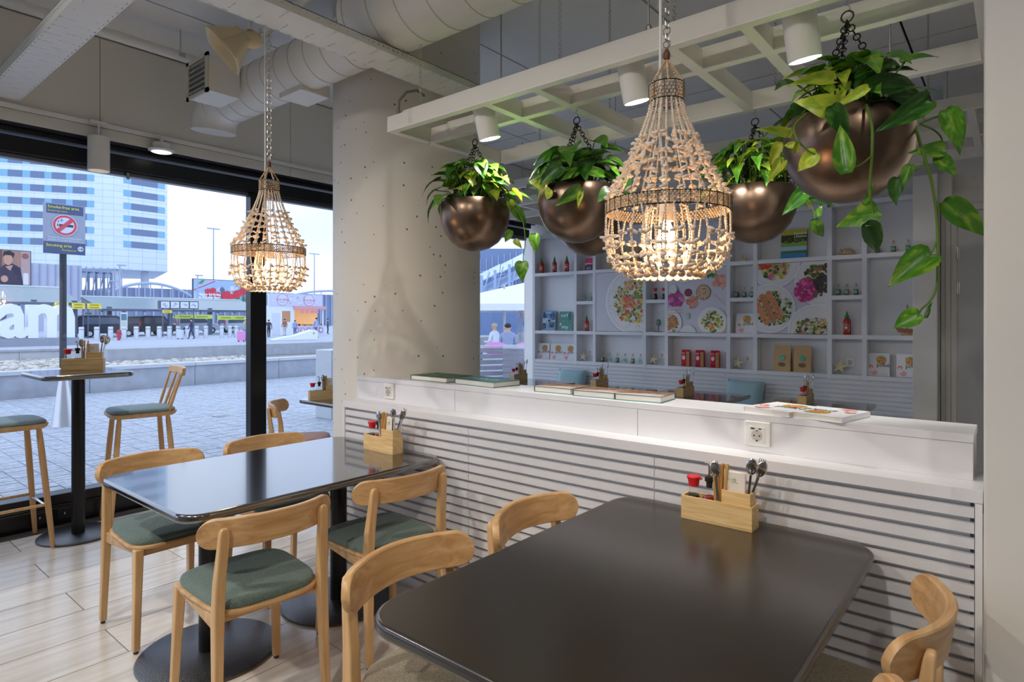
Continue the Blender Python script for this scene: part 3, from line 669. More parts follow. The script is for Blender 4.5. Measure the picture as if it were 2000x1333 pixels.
def planter(label, x, y, seed, n, keys, size, spread=1., rise=.10, slim=None, group='bronze hanging planters'):
    t = thing('hanging_planter', label, 'planter', (x, y, 2.03), group=None); rnd = random.Random(seed)
    m = MB(); m.lathe([(.155, -.03), (.168, -.004), (.172, 0), (.176, -.004), (.181, -.05), (.181, -.08), (.174, -.12), (.155, -.165), (.122, -.207), (.08, -.236), (.035, -.25), (.004, -.253)], 48, cap0=False, cap1=True)
    m.build('bowl', M_bronze, t, smooth=60)
    m = MB(); m.lathe([(.16, -.028), (.08, -.012), (.004, -.005)], 24, cap0=True); m.build('soil', M_soil, t, smooth=180)
    for k in range(3):
        a = 2*PI*k/3+.5; m = MB(); chain_mb(m, (.168*math.cos(a), .168*math.sin(a), -.012), (0, 0, .30), .0098, .0021, 8, 4); m.build('chain', M_chain, t, smooth=60)
    m = MB(); m.tube([(.017*math.cos(2*PI*i/14), 0, .315+.017*math.sin(2*PI*i/14)) for i in range(14)], .0026, 6, closed=True); m.build('ring', M_chain, t, smooth=60)
    m = MB(); m.tube([(.0, 0, .33), (.008, 0, .337), (.004, 0, .347), (-.006, 0, .352), (0, 0, .362), (.002, 0, .37)], .002, 6); m.build('hook', M_steel, t)
    stems = MB()
    for i in range(n):
        a = 2*PI*(i*.618+rnd.uniform(-.08, .08)); rr = spread*rnd.uniform(.05, .2); zz = rise*rnd.uniform(.1, 1.)*(1.25-rr*2.6) if rr < .17 else rise*rnd.uniform(-.15, .45)
        b = Vector((rr*math.cos(a), rr*math.sin(a), zz+.02)); s0 = Vector((.07*math.cos(a), .07*math.sin(a), -.015))
        stems.tube([s0, (s0+b)/2+Vector((0, 0, .03)), b], .0028, 5)
        L = size*rnd.uniform(.7, 1.2); el = rnd.uniform(-.9, .35); a2 = a+rnd.uniform(-.7, .7)
        tp = b+Vector((math.cos(a2)*math.cos(el), math.sin(a2)*math.cos(el), math.sin(el)))*L
        leaf(t, b, tp, (math.cos(a2)*.5+rnd.uniform(-.3, .3), math.sin(a2)*.5+rnd.uniform(-.3, .3)-.35, 1.), rnd.choice(keys), rnd, None if slim is None else L*slim)
    stems.build('stems', M_stem, t, smooth=60)
    return t
def vine(t, pts, rad=.0036):
    o = t.location; m = MB(); P = [Vector(p)-o for p in pts]
    # smooth the run a little
    Q = []
    for i in range(len(P)-1):
        p0, p1, p2, p3 = P[max(i-1, 0)], P[i], P[i+1], P[min(i+2, len(P)-1)]
        for k in range(5):
            u = k/5; Q.append(.5*((2*p1)+(p2-p0)*u+(2*p0-5*p1+4*p2-p3)*u*u+(3*p1-p0-3*p2+p3)*u**3))
    Q.append(P[-1]); m.tube(Q, [rad*(1-.35*i/len(Q)) for i in range(len(Q))], 7); return m.build('vine', M_stem, t, smooth=60)
def pleaves(t, rows, rnd):
    for bx, by, tx_, ty_, wpx, key, d in rows:
        b = at(bx, by, d)-t.location; tp = at(tx_, ty_, d+rnd.uniform(-.03, .03))-t.location; c = (CAM-at(bx, by, d)).normalized()
        leaf(t, b, tp, c+Vector((rnd.uniform(-.35, .35), rnd.uniform(-.35, .35), rnd.uniform(.0, .5))), key, rnd, wpx*d/F)
rn = random.Random(5)
p1 = planter('bronze bowl planter nearest the column, full of small light green leaves', -2.18, 2.34, 21, 96, ('mid', 'mid', 'lime', 'dark', 'mid'), .092, 1.05, .19)
vine(p1, [at(985, 400, 3.1), at(1000, 405, 3.05), at(1020, 430, 3.05), at(1026, 470, 3.05), at(1022, 500, 3.05), at(1023, 518, 3.05)], .003)
pleaves(p1, [(1003, 410, 1032, 438, 24, 'mid', 3.05), (997, 452, 985, 476, 15, 'mid', 3.05), (1043, 460, 1046, 491, 21, 'mid', 3.05), (1020, 514, 1016, 545, 30, 'mid', 3.05), (1006, 470, 1018, 482, 12, 'lime', 3.05), (860, 385, 842, 404, 12, 'mid', 3.1), (935, 352, 946, 338, 12, 'mid', 3.1), (995, 395, 1012, 420, 18, 'lime', 3.07), (990, 385, 1015, 395, 16, 'mid', 3.1)], rn)
p2 = planter('bronze bowl planter with long glossy leaves and chains, left of the ivory chandelier', -1.576, 2.385, 33, 52, ('mid', 'dark', 'mid'), .115, .95, .19)
pleaves(p2, [(1130, 372, 1084, 402, 30, 'mid', 2.66), (1190, 372, 1168, 388, 26, 'dark', 2.68), (1095, 328, 1052, 356, 34, 'dark', 2.66), (1150, 335, 1204, 340, 22, 'mid', 2.68), (1100, 300, 1092, 285, 9, 'mid', 2.7), (1062, 362, 1030, 350, 22, 'lime', 2.7), (1135, 378, 1128, 405, 12, 'lime', 2.64), (1098, 308, 1130, 300, 22, 'mid', 2.7), (1075, 372, 1062, 390, 20, 'lime', 2.68), (1125, 335, 1095, 352, 20, 'mid', 2.66)], rn)
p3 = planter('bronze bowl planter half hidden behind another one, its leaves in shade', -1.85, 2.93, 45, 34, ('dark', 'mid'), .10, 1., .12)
p4 = planter('bronze bowl planter with narrow leaves between the ivory chandelier and the largest planter', -.942, 2.93, 57, 110, ('dark', 'mid', 'mid', 'lime'), .11, 1.05, .19, slim=.5)
vine(p4, [at(1560, 375, 2.7), at(1575, 390, 2.7), at(1588, 410, 2.7), at(1592, 430, 2.7), at(1596, 445, 2.7)], .003)
pleaves(p4, [(1568, 380, 1530, 418, 34, 'dark', 2.66), (1592, 432, 1607, 474, 26, 'mid', 2.68), (1597, 420, 1604, 402, 14, 'mid', 2.7), (1585, 392, 1634, 402, 13, 'dark', 2.7), (1520, 330, 1500, 355, 22, 'lime', 2.7)], rn)
p5 = planter('large bronze bowl planter by the white pier with long trailing vines', -.397, 2.09, 69, 56, ('mid', 'lime', 'dark', 'mid'), .09, .85, .14)
T5 = 1.70
vine(p5, [at(1783, 232, T5+.05), at(1800, 290, T5), at(1818, 350, T5), at(1829, 420, T5), at(1831, 500, T5), at(1829, 560, T5), at(1815, 590, T5), at(1800, 604, T5), at(1792, 618, T5)], .0046)
vine(p5, [at(1692, 205, T5-.02), at(1703, 245, T5-.06), at(1703, 300, T5-.06), at(1699, 370, T5-.03), at(1704, 410, T5-.02), at(1707, 440, T5-.02)], .0042)
vine(p5, [at(1795, 242, T5), at(1830, 228, T5-.02), at(1850, 223, T5-.03)], .003)
vine(p5, [at(1797, 243, T5), at(1825, 255, T5), at(1840, 275, T5), at(1834, 305, T5)], .0028)
vine(p5, [at(1806, 300, T5), at(1802, 325, T5), at(1785, 334, T5), at(1776, 330, T5)], .0026)
vine(p5, [at(1830, 470, T5), at(1822, 490, T5), at(1812, 503, T5)], .0026)
vine(p5, [at(1830, 395, T5), at(1840, 401, T5), at(1848, 403, T5)], .0026)
vine(p5, [at(1575, 222, T5-.02), at(1552, 245, T5-.04), at(1556, 270, T5-.06), at(1575, 292, T5-.06), at(1592, 302, T5-.06)], .0034)
vine(p5, [at(1545, 240, T5), at(1535, 252, T5), at(1527, 272, T5), at(1525, 300, T5), at(1526, 320, T5)], .0028)
vine(p5, [at(1702, 305, T5-.06), at(1680, 322, T5-.07), at(1655, 330, T5-.08)], .0026)
vine(p5, [at(1792, 618, T5), at(1800, 622, T5), at(1811, 618, T5)], .0024)
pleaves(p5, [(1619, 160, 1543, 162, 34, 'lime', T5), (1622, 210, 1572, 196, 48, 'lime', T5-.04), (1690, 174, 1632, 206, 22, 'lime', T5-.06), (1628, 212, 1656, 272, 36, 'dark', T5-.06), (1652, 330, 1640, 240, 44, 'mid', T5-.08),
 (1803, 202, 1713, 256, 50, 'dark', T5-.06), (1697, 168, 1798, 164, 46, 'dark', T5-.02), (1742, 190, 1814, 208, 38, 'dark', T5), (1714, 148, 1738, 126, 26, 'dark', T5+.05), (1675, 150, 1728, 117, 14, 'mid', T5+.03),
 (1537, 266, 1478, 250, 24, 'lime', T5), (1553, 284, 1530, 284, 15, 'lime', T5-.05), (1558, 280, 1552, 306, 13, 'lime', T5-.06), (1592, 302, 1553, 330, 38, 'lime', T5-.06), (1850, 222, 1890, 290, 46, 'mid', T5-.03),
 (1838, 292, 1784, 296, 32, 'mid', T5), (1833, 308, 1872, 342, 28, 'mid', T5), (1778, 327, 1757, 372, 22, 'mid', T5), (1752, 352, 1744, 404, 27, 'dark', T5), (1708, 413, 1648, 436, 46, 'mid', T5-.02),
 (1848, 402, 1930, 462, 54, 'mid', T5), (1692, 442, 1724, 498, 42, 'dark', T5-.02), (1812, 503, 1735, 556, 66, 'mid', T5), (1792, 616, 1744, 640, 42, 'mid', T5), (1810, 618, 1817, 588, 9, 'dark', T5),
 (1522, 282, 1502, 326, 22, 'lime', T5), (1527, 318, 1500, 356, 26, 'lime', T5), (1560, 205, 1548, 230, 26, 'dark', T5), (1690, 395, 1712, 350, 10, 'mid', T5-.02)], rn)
# ================================================================ dining chairs
M_beech = wood('beech_upright', srgb(230, 190, 138), srgb(212, 166, 112), (16, 16, 1.6), .40, 2.4)
M_beechx = wood('beech_lengthwise', srgb(230, 190, 138), srgb(198, 148, 94), (1.6, 14, 16), .40, 2.4)
def fabric(name, c, d): return mat(name, c, .9, vary=.0, col2=d, vscale=260, bump=.5, bscale=320, sheen=.2)
M_green = fabric('green_grey_weave', srgb(126, 144, 134), srgb(84, 104, 100)); M_sand = fabric('sand_weave', srgb(176, 164, 138), srgb(128, 118, 98))
M_tan = mat('tan_leather', srgb(190, 128, 90), .5, vary=.1, vscale=20); M_blue = fabric('blue_grey_weave', srgb(150, 174, 180), srgb(116, 142, 150))
M_glide = mat('glide', (.06, .06, .06), .5)
def loft(m, secs):
    """secs: list of (cx, cy, z, wx, wy)"""
    vs = []
    for cx, cy, z, a, b in secs: vs += [(cx-a/2, cy-b/2, z), (cx+a/2, cy-b/2, z), (cx+a/2, cy+b/2, z), (cx-a/2, cy+b/2, z)]
    n = len(secs); fs = [(3, 2, 1, 0), tuple(4*(n-1)+k for k in range(4))]
    for i in range(n-1):
        for k in range(4): l = (k+1) % 4; fs.append((i*4+k, i*4+l, i*4+4+l, i*4+4+k))
    return m.add(vs, fs)
def seat_outline(w, d, n=40, back=.9):
    pts = []
    for k in range(n):
        a = 2*PI*k/n; c, s = math.cos(a), math.sin(a); e = .42
        x = math.copysign(abs(c)**e, c)*w/2; y = math.copysign(abs(s)**e, s)*d/2
        x *= 1+(back-1)*(1-(y/(d/2)))/2; y -= .02*(1-(2*x/w)**2)*(1 if y < 0 else -.4)
        pts.append((x, y))
    return pts
def stack(m, pts, levels):
    n = len(pts); vs = []; fs = []
    for z, s in levels:
        for p in pts: vs.append((p[0]*s, p[1]*s, z))
    for i in range(len(levels)-1):
        for k in range(n): l = (k+1) % n; fs.append((i*n+k, i*n+l, (i+1)*n+l, (i+1)*n+k))
    fs.append(tuple(range(n-1, -1, -1))); fs.append(tuple((len(levels)-1)*n+k for k in range(n)))
    return m.add(vs, fs)
def make_chair(cush):
    t = thing('dining_chair', '', 'chair')
    so = seat_outline(.43, .42)
    m = MB(); stack(m, so, [(.432, .985), (.436, 1.), (.444, 1.), (.447, .99)]); m.build('seat_board', M_beechx, t, smooth=50)
    m = MB(); stack(m, [(p[0]*.955, p[1]*.955) for p in so], [(.446, .99), (.452, 1.), (.462, 1.), (.470, .985), (.4755, .94), (.478, .86), (.479, .6)]); m.build('seat_cushion', cush, t, smooth=60)
    for s in (-1, 1):
        m = MB(); g0 = loft(m, [(s*.198, .196, .012, .026, .028), (s*.190, .186, .22, .030, .032), (s*.182, .176, .434, .036, .038)]); lf = m.build('leg', M_beech, t, bev=.004)
        m = MB(); loft(m, [(s*.196, -.215, .012, .026, .030), (s*.192, -.203, .22, .029, .036), (s*.188, -.194, .43, .033, .042), (s*.185, -.200, .55, .033, .036), (s*.180, -.216, .66, .033, .028), (s*.178, -.222, .712, .033, .024), (s*.178, -.224, .728, .027, .020), (s*.178, -.225, .735, .014, .012)]); lr = m.build('leg', M_beech, t, bev=.004)
        for y in (.196, -.215): m = MB(); m.lathe([(.010, 0), (.011, .012)], 10, (s*(.198 if y > 0 else .196), y, 0)); m.build('glide', M_glide, lf if y > 0 else lr)
        m = MB(); m.add([(s*.172, -.18, .432), (s*.196, -.18, .432), (s*.196, -.18, .385), (s*.172, -.18, .385), (s*.172, .17, .432), (s*.190, .17, .432), (s*.190, .17, .41), (s*.172, .17, .41)], [(0, 1, 2, 3), (4, 5, 6, 7), (0, 1, 5, 4), (1, 2, 6, 5), (2, 3, 7, 6), (3, 0, 4, 7)]); m.build('side_rail', M_beechx, t, bev=.003)
    for y, z0 in ((.16, .395), (-.165, .40)):
        m = MB(); m.box((-.17, y-.009, z0), (.17, y+.009, .432)); m.build('cross_rail', M_beechx, t, bev=.003)
    # curved back: a band bent round the sitter
    N = 40; half = .238; rows = []
    def yc(x): return -.238+.088*(x/half)**2
    fr = MB(); ring = []
    for i in range(N+1):
        u = -1+2*i/N; x = half*math.sin(u*PI/2); q = abs(x)/half
        h = .052*(1-max(0, (q-.78)/.22)**2.4)**.5 if q < 1 else 0.
        h = max(h, .001); zc = .708+.004*(1-q)
        sl = .088*2*x/half**2; nrm = Vector((-sl, 1, 0)).normalized(); th = .0115
        ring.append([])
        cf = min(.004, h*.5)
        for zz, oo in ((zc-h, -.68), (zc-h+cf, -1), (zc+h-cf, -1), (zc+h, -.68), (zc+h, .68), (zc+h-cf, 1), (zc-h+cf, 1), (zc-h, .68)):
            tilt = -.16*(zz-.70); ring[-1].append(Vector((x, yc(x)+tilt, zz))+nrm*th*oo)
    vs = [p for r in ring for p in r]; fs = [(i*8+k, i*8+(k+1) % 8, i*8+8+(k+1) % 8, i*8+8+k) for i in range(N) for k in range(8)]+[tuple(range(8)), tuple(N*8+k for k in range(8))]
    fr.add(vs, fs); fr.build('backrest', M_beechx, t, smooth=38)
    return t
CH = {'green': make_chair(M_green)}
for k, mm in (('sand', M_sand), ('tan', M_tan)):
    c = copy_tree(CH['green'])
    for ch in c.children:
        if ch.name.startswith('seat_cushion'): ch.data = ch.data.copy(); ch.data.materials.clear(); ch.data.materials.append(mm)
    CH[k] = c
used = set()
def chair(kind, x, y, deg, label):
    o = CH[kind] if kind not in used else copy_tree(CH[kind]); used.add(kind)
    o.location = (x, y, 0); o.rotation_euler = (0, 0, math.radians(deg)); o['label'] = label; o['group'] = 'curved-back dining chairs'; return o
chair('green', -2.215, 1.14, 86, 'beech chair with green-grey seat, aisle side of the long table nearest the column, front seat')
chair('green', -2.215, 1.755, 85, 'beech chair with green-grey seat between the two long tables, its side to the partition')
chair('green', -3.08, 1.185, -90, 'beech chair with green-grey seat on the window side of the long table, facing the aisle')
chair('green', -3.07, 1.765, -90, 'beech chair tucked under the window-side table in front of the round column')
chair('sand', -1.16, 1.165, -90, 'beech chair with sand seat, its back against the near corner of the chandelier table')
chair('sand', -1.15, 1.737, -90, 'beech chair showing only its backrest beyond the far edge of the chandelier table')
chair('sand', -.36, 1.71, 90, 'beech chair with strongly curved back beside the white pier')
chair('sand', -.36, 1.125, 90, 'beech chair at the pier side with only a rounded end of its back showing')
chair('tan', -4.46, 2.74, -40, 'beech chair with tan seat by the window behind the round column')

# ================================================================ tables
M_top = mat('black_table_top', (.014, .012, .010), .14, spec=.5, ior=2.9, coat=.5); M_iron = mat('black_iron', (.014, .015, .018), .30, spec=.5, ior=2.0, bump=.5, bscale=220)
M_post = mat('black_post', (.014, .014, .016), .28, .2)
M_top2 = mat('brown_black_table_top', (.030, .024, .018), .24, spec=.5, ior=1.75)
def table(label, x0, y0, x1, y1, z, poles, top=None, rd=.275, rp=.041, corner=.09, th=.032, group=None):
    cx, cy = (x0+x1)/2, (y0+y1)/2; t = thing('dining_table', label, 'table', (cx, cy, 0), group=group)
    m = MB(); m.prism(rrect(x0-cx, y0-cy, x1-cx, y1-cy, corner, 8), z-th, z); m.build('table_top', top or M_top, t, bev=.011, seg=4)
    for px, py in poles:
        m = MB(); m.tube([(px-cx, py-cy, .012), (px-cx, py-cy, z-th)], rp, 32); m.build('post', M_post, t, smooth=40)
        m = MB(); m.lathe([(rd-.004, 0), (rd, .004), (rd, .010), (rd-.006, .015), (.004, .019)], 64, (px-cx, py-cy, 0), cap1=True); m.build('foot_plate', M_iron, t, smooth=40)
        m = MB(); m.box((px-cx-.16, py-cy-.03, z-th-.012), (px-cx+.16, py-cy+.03, z-th)); m.build('top_bracket', M_post, t, bev=.003)
    return t
ZT1 = .741
table('long black table with two round foot plates nearest the round column', -3.06, .895, -2.18, 2.126, ZT1, ((-2.655, 1.19), (-2.64, 1.825)))
table('long black table with rounded corners below the ivory chandelier', -1.18, .86, -.315, 2.126, ZT1, ((-.75, 1.17), (-.75, 1.81)), top=M_top2, corner=.11)
table('small black high table by the window with two high stools', -5.02, 1.03, -4.45, 1.53, 1.08, ((-4.765, 1.29),), rd=.225, rp=.038, corner=.07)
table('black table by the window half hidden behind the round column', -4.75, 2.85, -4.0, 3.65, ZT1, ((-4.35, 3.25),))
FT = []
for k, (xr, y0, y1) in enumerate(((-3.66, 4.95, 5.55), (-2.67, 4.9, 5.5), (-1.84, 4.95, 5.66), (-.86, 4.95, 5.68))):
    table('dark table behind the partition, %s along the shelving bench' % ('nearest the window', 'second from the window', 'third from the window', 'nearest the door wall')[k], xr-.78, y0, xr, y1, ZT1, ((xr-.39, (y0+y1)/2),), corner=.06)

# ================================================================ high stools with spindle backs
M_oak = wood('pale_oak', srgb(232, 190, 138), srgb(212, 162, 108), (16, 16, 1.6), .42, 2.4)
def make_stool(label, x, y, deg):
    t = thing('high_stool', label, 'stool', (x, y, 0), math.radians(deg)); H = .775
    so = seat_outline(.42, .40, back=.92)
    m = MB(); stack(m, so, [(H-.03, .93), (H-.02, .98), (H-.006, 1.), (H, .99)]); m.build('seat_board', M_oak, t, smooth=50)
    m = MB(); stack(m, [(p[0]*.95, p[1]*.95) for p in so], [(H, .98), (H+.006, 1.), (H+.014, .99), (H+.022, .94), (H+.026, .8)]); m.build('seat_cushion', M_blue, t, smooth=60)
    feet = {}
    for sx in (-1, 1):
        for sy in (-1, 1):
            a = Vector((sx*.205, sy*.205, 0)); b = Vector((sx*.145, sy*.145, H-.02)); feet[sx, sy] = (a, b)
            pr = [(0, .011), (.02, .013), (.3, .0165), (.75, .0185), (.93, .0165), (1., .012)]
            m = MB(); m.tube([a+(b-a)*u for u, r in pr], [r for u, r in pr], 14); m.build('leg', M_oak, t, smooth=60)
    def pt(sx, sy, z): a, b = feet[sx, sy]; return a+(b-a)*(z/(H-.02))
    for sx in (-1, 1): m = MB(); m.tube([pt(sx, -1, .27), pt(sx, 1, .27)], .0095, 10); m.build('stretcher', M_oak, t, smooth=60)
    m = MB(); m.tube([pt(-1, 1, .25), pt(1, 1, .25)], .008, 12); m.build('foot_bar', mat('chrome', (.8, .8, .8), .12, 1.), t, smooth=60)
    m = MB(); m.tube([pt(-1, -1, .30), pt(1, -1, .30)], .0095, 10); m.build('stretcher', M_oak, t, smooth=60)
    for k in range(5):
        u = (k-2)/2; a = Vector((u*.165, -.150-.02*(1-u*u), H)); b = Vector((u*.175, -.225-.035*(1-u*u), H+.255))
        m = MB(); m.tube([a, a+(b-a)*.3, a+(b-a)*.7, b], [.0085, .011, .0085, .0065], 10); m.build('spindle', M_oak, t, smooth=60)
    rows = []
    cr_ = MB(); ring = []
    for i in range(13):
        u = -1+2*i/12; x = u*.215; y = -.228-.035*(1-u*u); ring.append([Vector((x, y-.012, H+.245)), Vector((x, y+.010, H+.245)), Vector((x, y+.004, H+.30)), Vector((x, y-.018, H+.30))])
    vs = [p for r in ring for p in r]; cr_.add(vs, [(i*4+k, i*4+(k+1) % 4, i*4+4+(k+1) % 4, i*4+4+k) for i in range(12) for k in range(4)]+[(0, 1, 2, 3), (48, 49, 50, 51)]); cr_.build('crest_rail', M_oak, t, bev=.005)
    return t
make_stool('pale oak high stool with spindle back and blue-grey seat facing the high table', -4.80, 1.67, 170)
make_stool('pale oak high stool with only its seat and legs in view beside the high table', -4.83, .915, 0)

# ================================================================ table caddies and what stands in them
M_bamboo = wood('bamboo', srgb(238, 208, 152), srgb(214, 172, 110), (2.5, 30, 34), .45, 3.)
M_soy = mat('soy_sauce', (.012, .006, .004), .15); M_red = mat('red_cap', srgb(224, 44, 48), .4); M_chili = mat('chili_oil', srgb(150, 34, 12), .15)
M_clear = thin_glass('clear_glass', (.96, .98, .98), .09); M_chrome = mat('cutlery_steel', (.62, .60, .57), .16, 1.)
M_stick = wood('chopstick_wood', srgb(224, 178, 110), srgb(186, 134, 74), (20, 20, 2), .55, 3.); M_paper = mat('napkin_paper', srgb(240, 232, 222), .8, vary=.03, vscale=30)
def make_caddy():
    t = thing('table_caddy', '', 'caddy'); L, D, H = .238, .067, .078; w = .006
    m = MB(); m.box((-L/2, -D/2, 0), (L/2, D/2, .006)); m.build('base', M_bamboo, t)
    for y in (-D/2, D/2-w): m = MB(); m.box((-L/2, y, .006), (L/2, y+w, H)); m.build('side_board', M_bamboo, t, bev=.0008)
    for x in (-L/2, L/2-w): m = MB(); m.box((x, -D/2+w, .006), (x+w, D/2-w, H)); m.build('end_board', M_bamboo, t, bev=.0008)
    x0, x1, d = .018, L/2-.008, D/2-w-.001
    i = MB(); i.box((x0, -d, .05), (x1, -d+.004, .118)); i.box((x0, d-.004, .05), (x1, d, .118)); i.box((x0, -d+.004, .05), (x0+.004, d-.004, .118)); i.box((x1-.004, -d+.004, .05), (x1, d-.004, .118)); i.build('inner_box', M_bamboo, t, bev=.0008)
    return t
def make_soy():
    t = thing('soy_bottle', '', 'bottle')
    m = MB(); m.lathe([(.022, 0), (.024, .004), (.024, .02), (.017, .075), (.0155, .088)], 24, cap1=False); m.build('glass', M_clear, t, smooth=50)
    m = MB(); m.lathe([(.0205, .003), (.0225, .006), (.0225, .02), (.0175, .062)], 24); m.build('sauce', M_soy, t, smooth=50)
    m = MB(); m.lathe([(.0165, .088), (.0175, .092), (.020, .108), (.023, .112), (.0235, .116), (.021, .119)], 24); m.box((.018, -.006, .110), (.028, .006, .115)); m.build('cap', M_red, t, smooth=40)
    return t
def make_oil():
    t = thing('sauce_bottle', '', 'bottle')
    m = MB(); m.lathe([(.022, 0), (.024, .004), (.024, .055), (.020, .07), (.012, .084), (.0115, .108), (.0135, .11)], 24, cap1=False); m.build('glass', M_clear, t, smooth=50)
    m = MB(); m.lathe([(.021, .003), (.0225, .006), (.0225, .054), (.019, .066)], 24); m.build('oil', M_chili, t, smooth=50)
    m = MB(); m.lathe([(.010, .092), (.0105, .108), (.015, .111), (.015, .124), (.006, .127)], 18); m.build('stopper', mat('stopper_black', (.02, .018, .016), .4), t, smooth=40)
    m = MB(); m.tube([(0, 0, .125), (0, 0, .158), (-.004, 0, .164), (-.016, 0, .163)], .0042, 10); m.build('pourer', M_chrome, t, smooth=40)
    return t
def make_stick():
    m = MB(); m.box((-.0038, -.0038, 0), (.0038, .0038, .186)); return tag(m.build('chopstick', M_stick, None, bev=.001), '', 'chopstick')
def make_napkins():
    t = thing('napkin_packet', '', 'napkins')
    m = MB(); m.box((-.036, -.006, 0), (.036, .006, .09)); m.build('paper', M_paper, t, bev=.004)
    p = Print(); p.poly(circ(0, .062, .0055, 14), srgb(90, 170, 90)); p.disc(0, .062, .0036, srgb(238, 232, 224)); p.text('eat green', -.024, .0605, .008, srgb(150, 190, 140)); p.rect(-.012, .053, .012, .0545, srgb(150, 140, 130)); o = p.build('print', t, loc=(0, -.0064, 0))
    return t
def make_spoon(fork):
    m = MB(); m.bar((0, 0, 0), (0, .002, .12), .007, .0022, up=(0, 1, 0))
    if fork:
        m.bar((0, .002, .118), (0, .004, .14), .012, .0022, up=(0, 1, 0), w1=.02)
        for k in range(4): x = (k-1.5)*.0058; m.bar((x, .004, .138), (x*1.05, .0, .172), .0032, .002, up=(0, 1, 0), w1=.002)
    else: m.ball((0, .004, .148), .028, 14, 8, .62, .2, 1.)
    return tag(m.build('fork' if fork else 'spoon', M_chrome, None, smooth=60), '', 'fork' if fork else 'spoon')
PROTO = {'caddy': make_caddy(), 'soy': make_soy(), 'oil': make_oil(), 'stick': make_stick(), 'nap': make_napkins(), 'spoon': make_spoon(False), 'fork': make_spoon(True)}
first = {k: True for k in PROTO}
def put(kind, M, label, group, rot=(0, 0, 0)):
    o = PROTO[kind] if first[kind] else copy_tree(PROTO[kind]); first[kind] = False
    o.matrix_world = M @ Euler(rot).to_matrix().to_4x4() if rot != (0, 0, 0) else M
    o['label'] = label; o['group'] = group; return o
rc = random.Random(3)
def caddy_set(x, y, z, deg, where, sticks=10, full=True, s=1.0):
    B = Matrix.Translation((x, y, z)) @ Matrix.Rotation(math.radians(deg), 4, 'Z')
    def P(a, b, c): return B @ Matrix.Translation((a, b, c))
    put('caddy', B, 'bamboo table caddy on the '+where, 'table caddies')
    put('soy', P(-.088, 0, .007) @ Matrix.Diagonal((1, 1, 1.14, 1)), 'red-capped soy sauce bottle in the caddy on the '+where, 'soy sauce bottles')
    put('oil', P(-.033, 0, .007) @ Matrix.Diagonal((1, 1, 1.13, 1)), 'chili oil bottle with pourer in the caddy on the '+where, 'chili oil bottles')
    for k in range(sticks):
        put('stick', P(-.004+.0086*(k % 3), -.016+.0088*(k//3), .007+rc.uniform(0, .008)), 'wooden chopstick standing in the caddy on the '+where, 'chopsticks on the '+where, (rc.uniform(-.04, .04), .06*(k % 3-.6)+rc.uniform(-.02, .02), rc.uniform(0, 1)))
    put('nap', P(.052, .004, .088), 'white napkin packet in the caddy on the '+where, 'napkin packets')
    put('spoon', P(.088, -.004, .056), 'steel spoon leaning in the caddy on the '+where, 'spoons', (.05, .34, .5))
    put('fork', P(.092, .010, .060), 'steel fork leaning in the caddy on the '+where, 'forks', (-.12, .26, .2))
    if full: put('spoon', P(.098, -.019, .062), 'steel spoon beside the fork in the caddy on the '+where, 'spoons', (.12, .10, .3))
    if full: put('spoon', P(.012, -.0235, .035), 'steel spoon beside the chopsticks in the caddy on the '+where, 'spoons', (-.02, -.12, .2))
caddy_set(-.767, 2.02, ZT1, 0, 'table below the ivory chandelier')
caddy_set(-2.53, 2.018, ZT1, 0, 'long table nearest the column', 10)
caddy_set(-4.86, 1.345, 1.08, 62, 'high table by the window', 6)
caddy_set(-4.56, 3.0, ZT1, 70, 'table behind the round column', 6)
for k, (x, y, nm) in enumerate(((-4.25, 5.27, 'back table nearest the window'), (-3.23, 5.30, 'second back table from the window'), (-2.28, 5.2, 'third back table from the window'), (-1.30, 5.28, 'back table nearest the door wall'))):
    caddy_set(x, y, ZT1, 90, nm, 6)
# ================================================================ white shelving with slats below
YS = 6.60; SD = .15
sh = thing('wall_shelving', 'white built-in display shelving with slats below along the back wall', 'shelving', (-2.7, YS, 0))
POSTS = [-5.06, -4.385, -4.10, -3.405, -3.125, -2.405, -2.12, -1.41, -1.11, -.42]
ZB, Z1, Zm, Z2, Ztop = .885, 1.272, 1.655, 2.045, 2.52
def sbox(a, b): return MB().box((a[0]+2.7, a[1]-YS, a[2]), (b[0]+2.7, b[1]-YS, b[2]))
for x in POSTS: sbox((x-.021, YS, ZB-.045), (x+.021, YS+SD, Ztop)).build('upright', M_lac, sh, bev=.001)
sbox((POSTS[0], YS+SD, ZB-.04), (POSTS[-1], YS+SD+.02, Ztop)).build('back_panel', M_lac, sh)
for i, (a, b) in enumerate(zip(POSTS, POSTS[1:])):
    lv = [ZB, Z1, Z2, Ztop+.04] if i % 2 == 0 else [ZB, Z1, Zm, Z2, Ztop+.04]
    for z in lv: sbox((a+.021, YS+.001, z-.042), (b-.021, YS+SD, z)).build('shelf_board', M_lac, sh, bev=.001)
sj = [-5.08, -4.2, -3.405, -2.45, -1.41, -.42]
for a, b in zip(sj, sj[1:]):
    me = MB().box((a+.001+2.7, -.0, 0), (b-.001+2.7, .016, .029)).mesh('slat'); me.materials.append(M_slat)
    for k in range(9):
        o = bpy.data.objects.new('slat', me); COL.objects.link(o); o.parent = sh; o.location = (0, 0, ZB-.045-.0135-.0305-k*.0445)
sbox((-5.08, YS+.016, .02), (-.42, YS+.04, ZB-.045)).build('slat_backing', M_back, sh)
be = thing('wall_bench', 'white bench running below the slats of the shelving', 'bench', (-2.85, 6.33, 0))
MB().box((-2.1, -.22, 0), (2.1, .25, .42)).build('bench_body', M_lac, be, bev=.004); MB().box((-2.1, -.24, .42), (2.1, .25, .47)).build('bench_cushion', M_blue, be, bev=.015, seg=3)
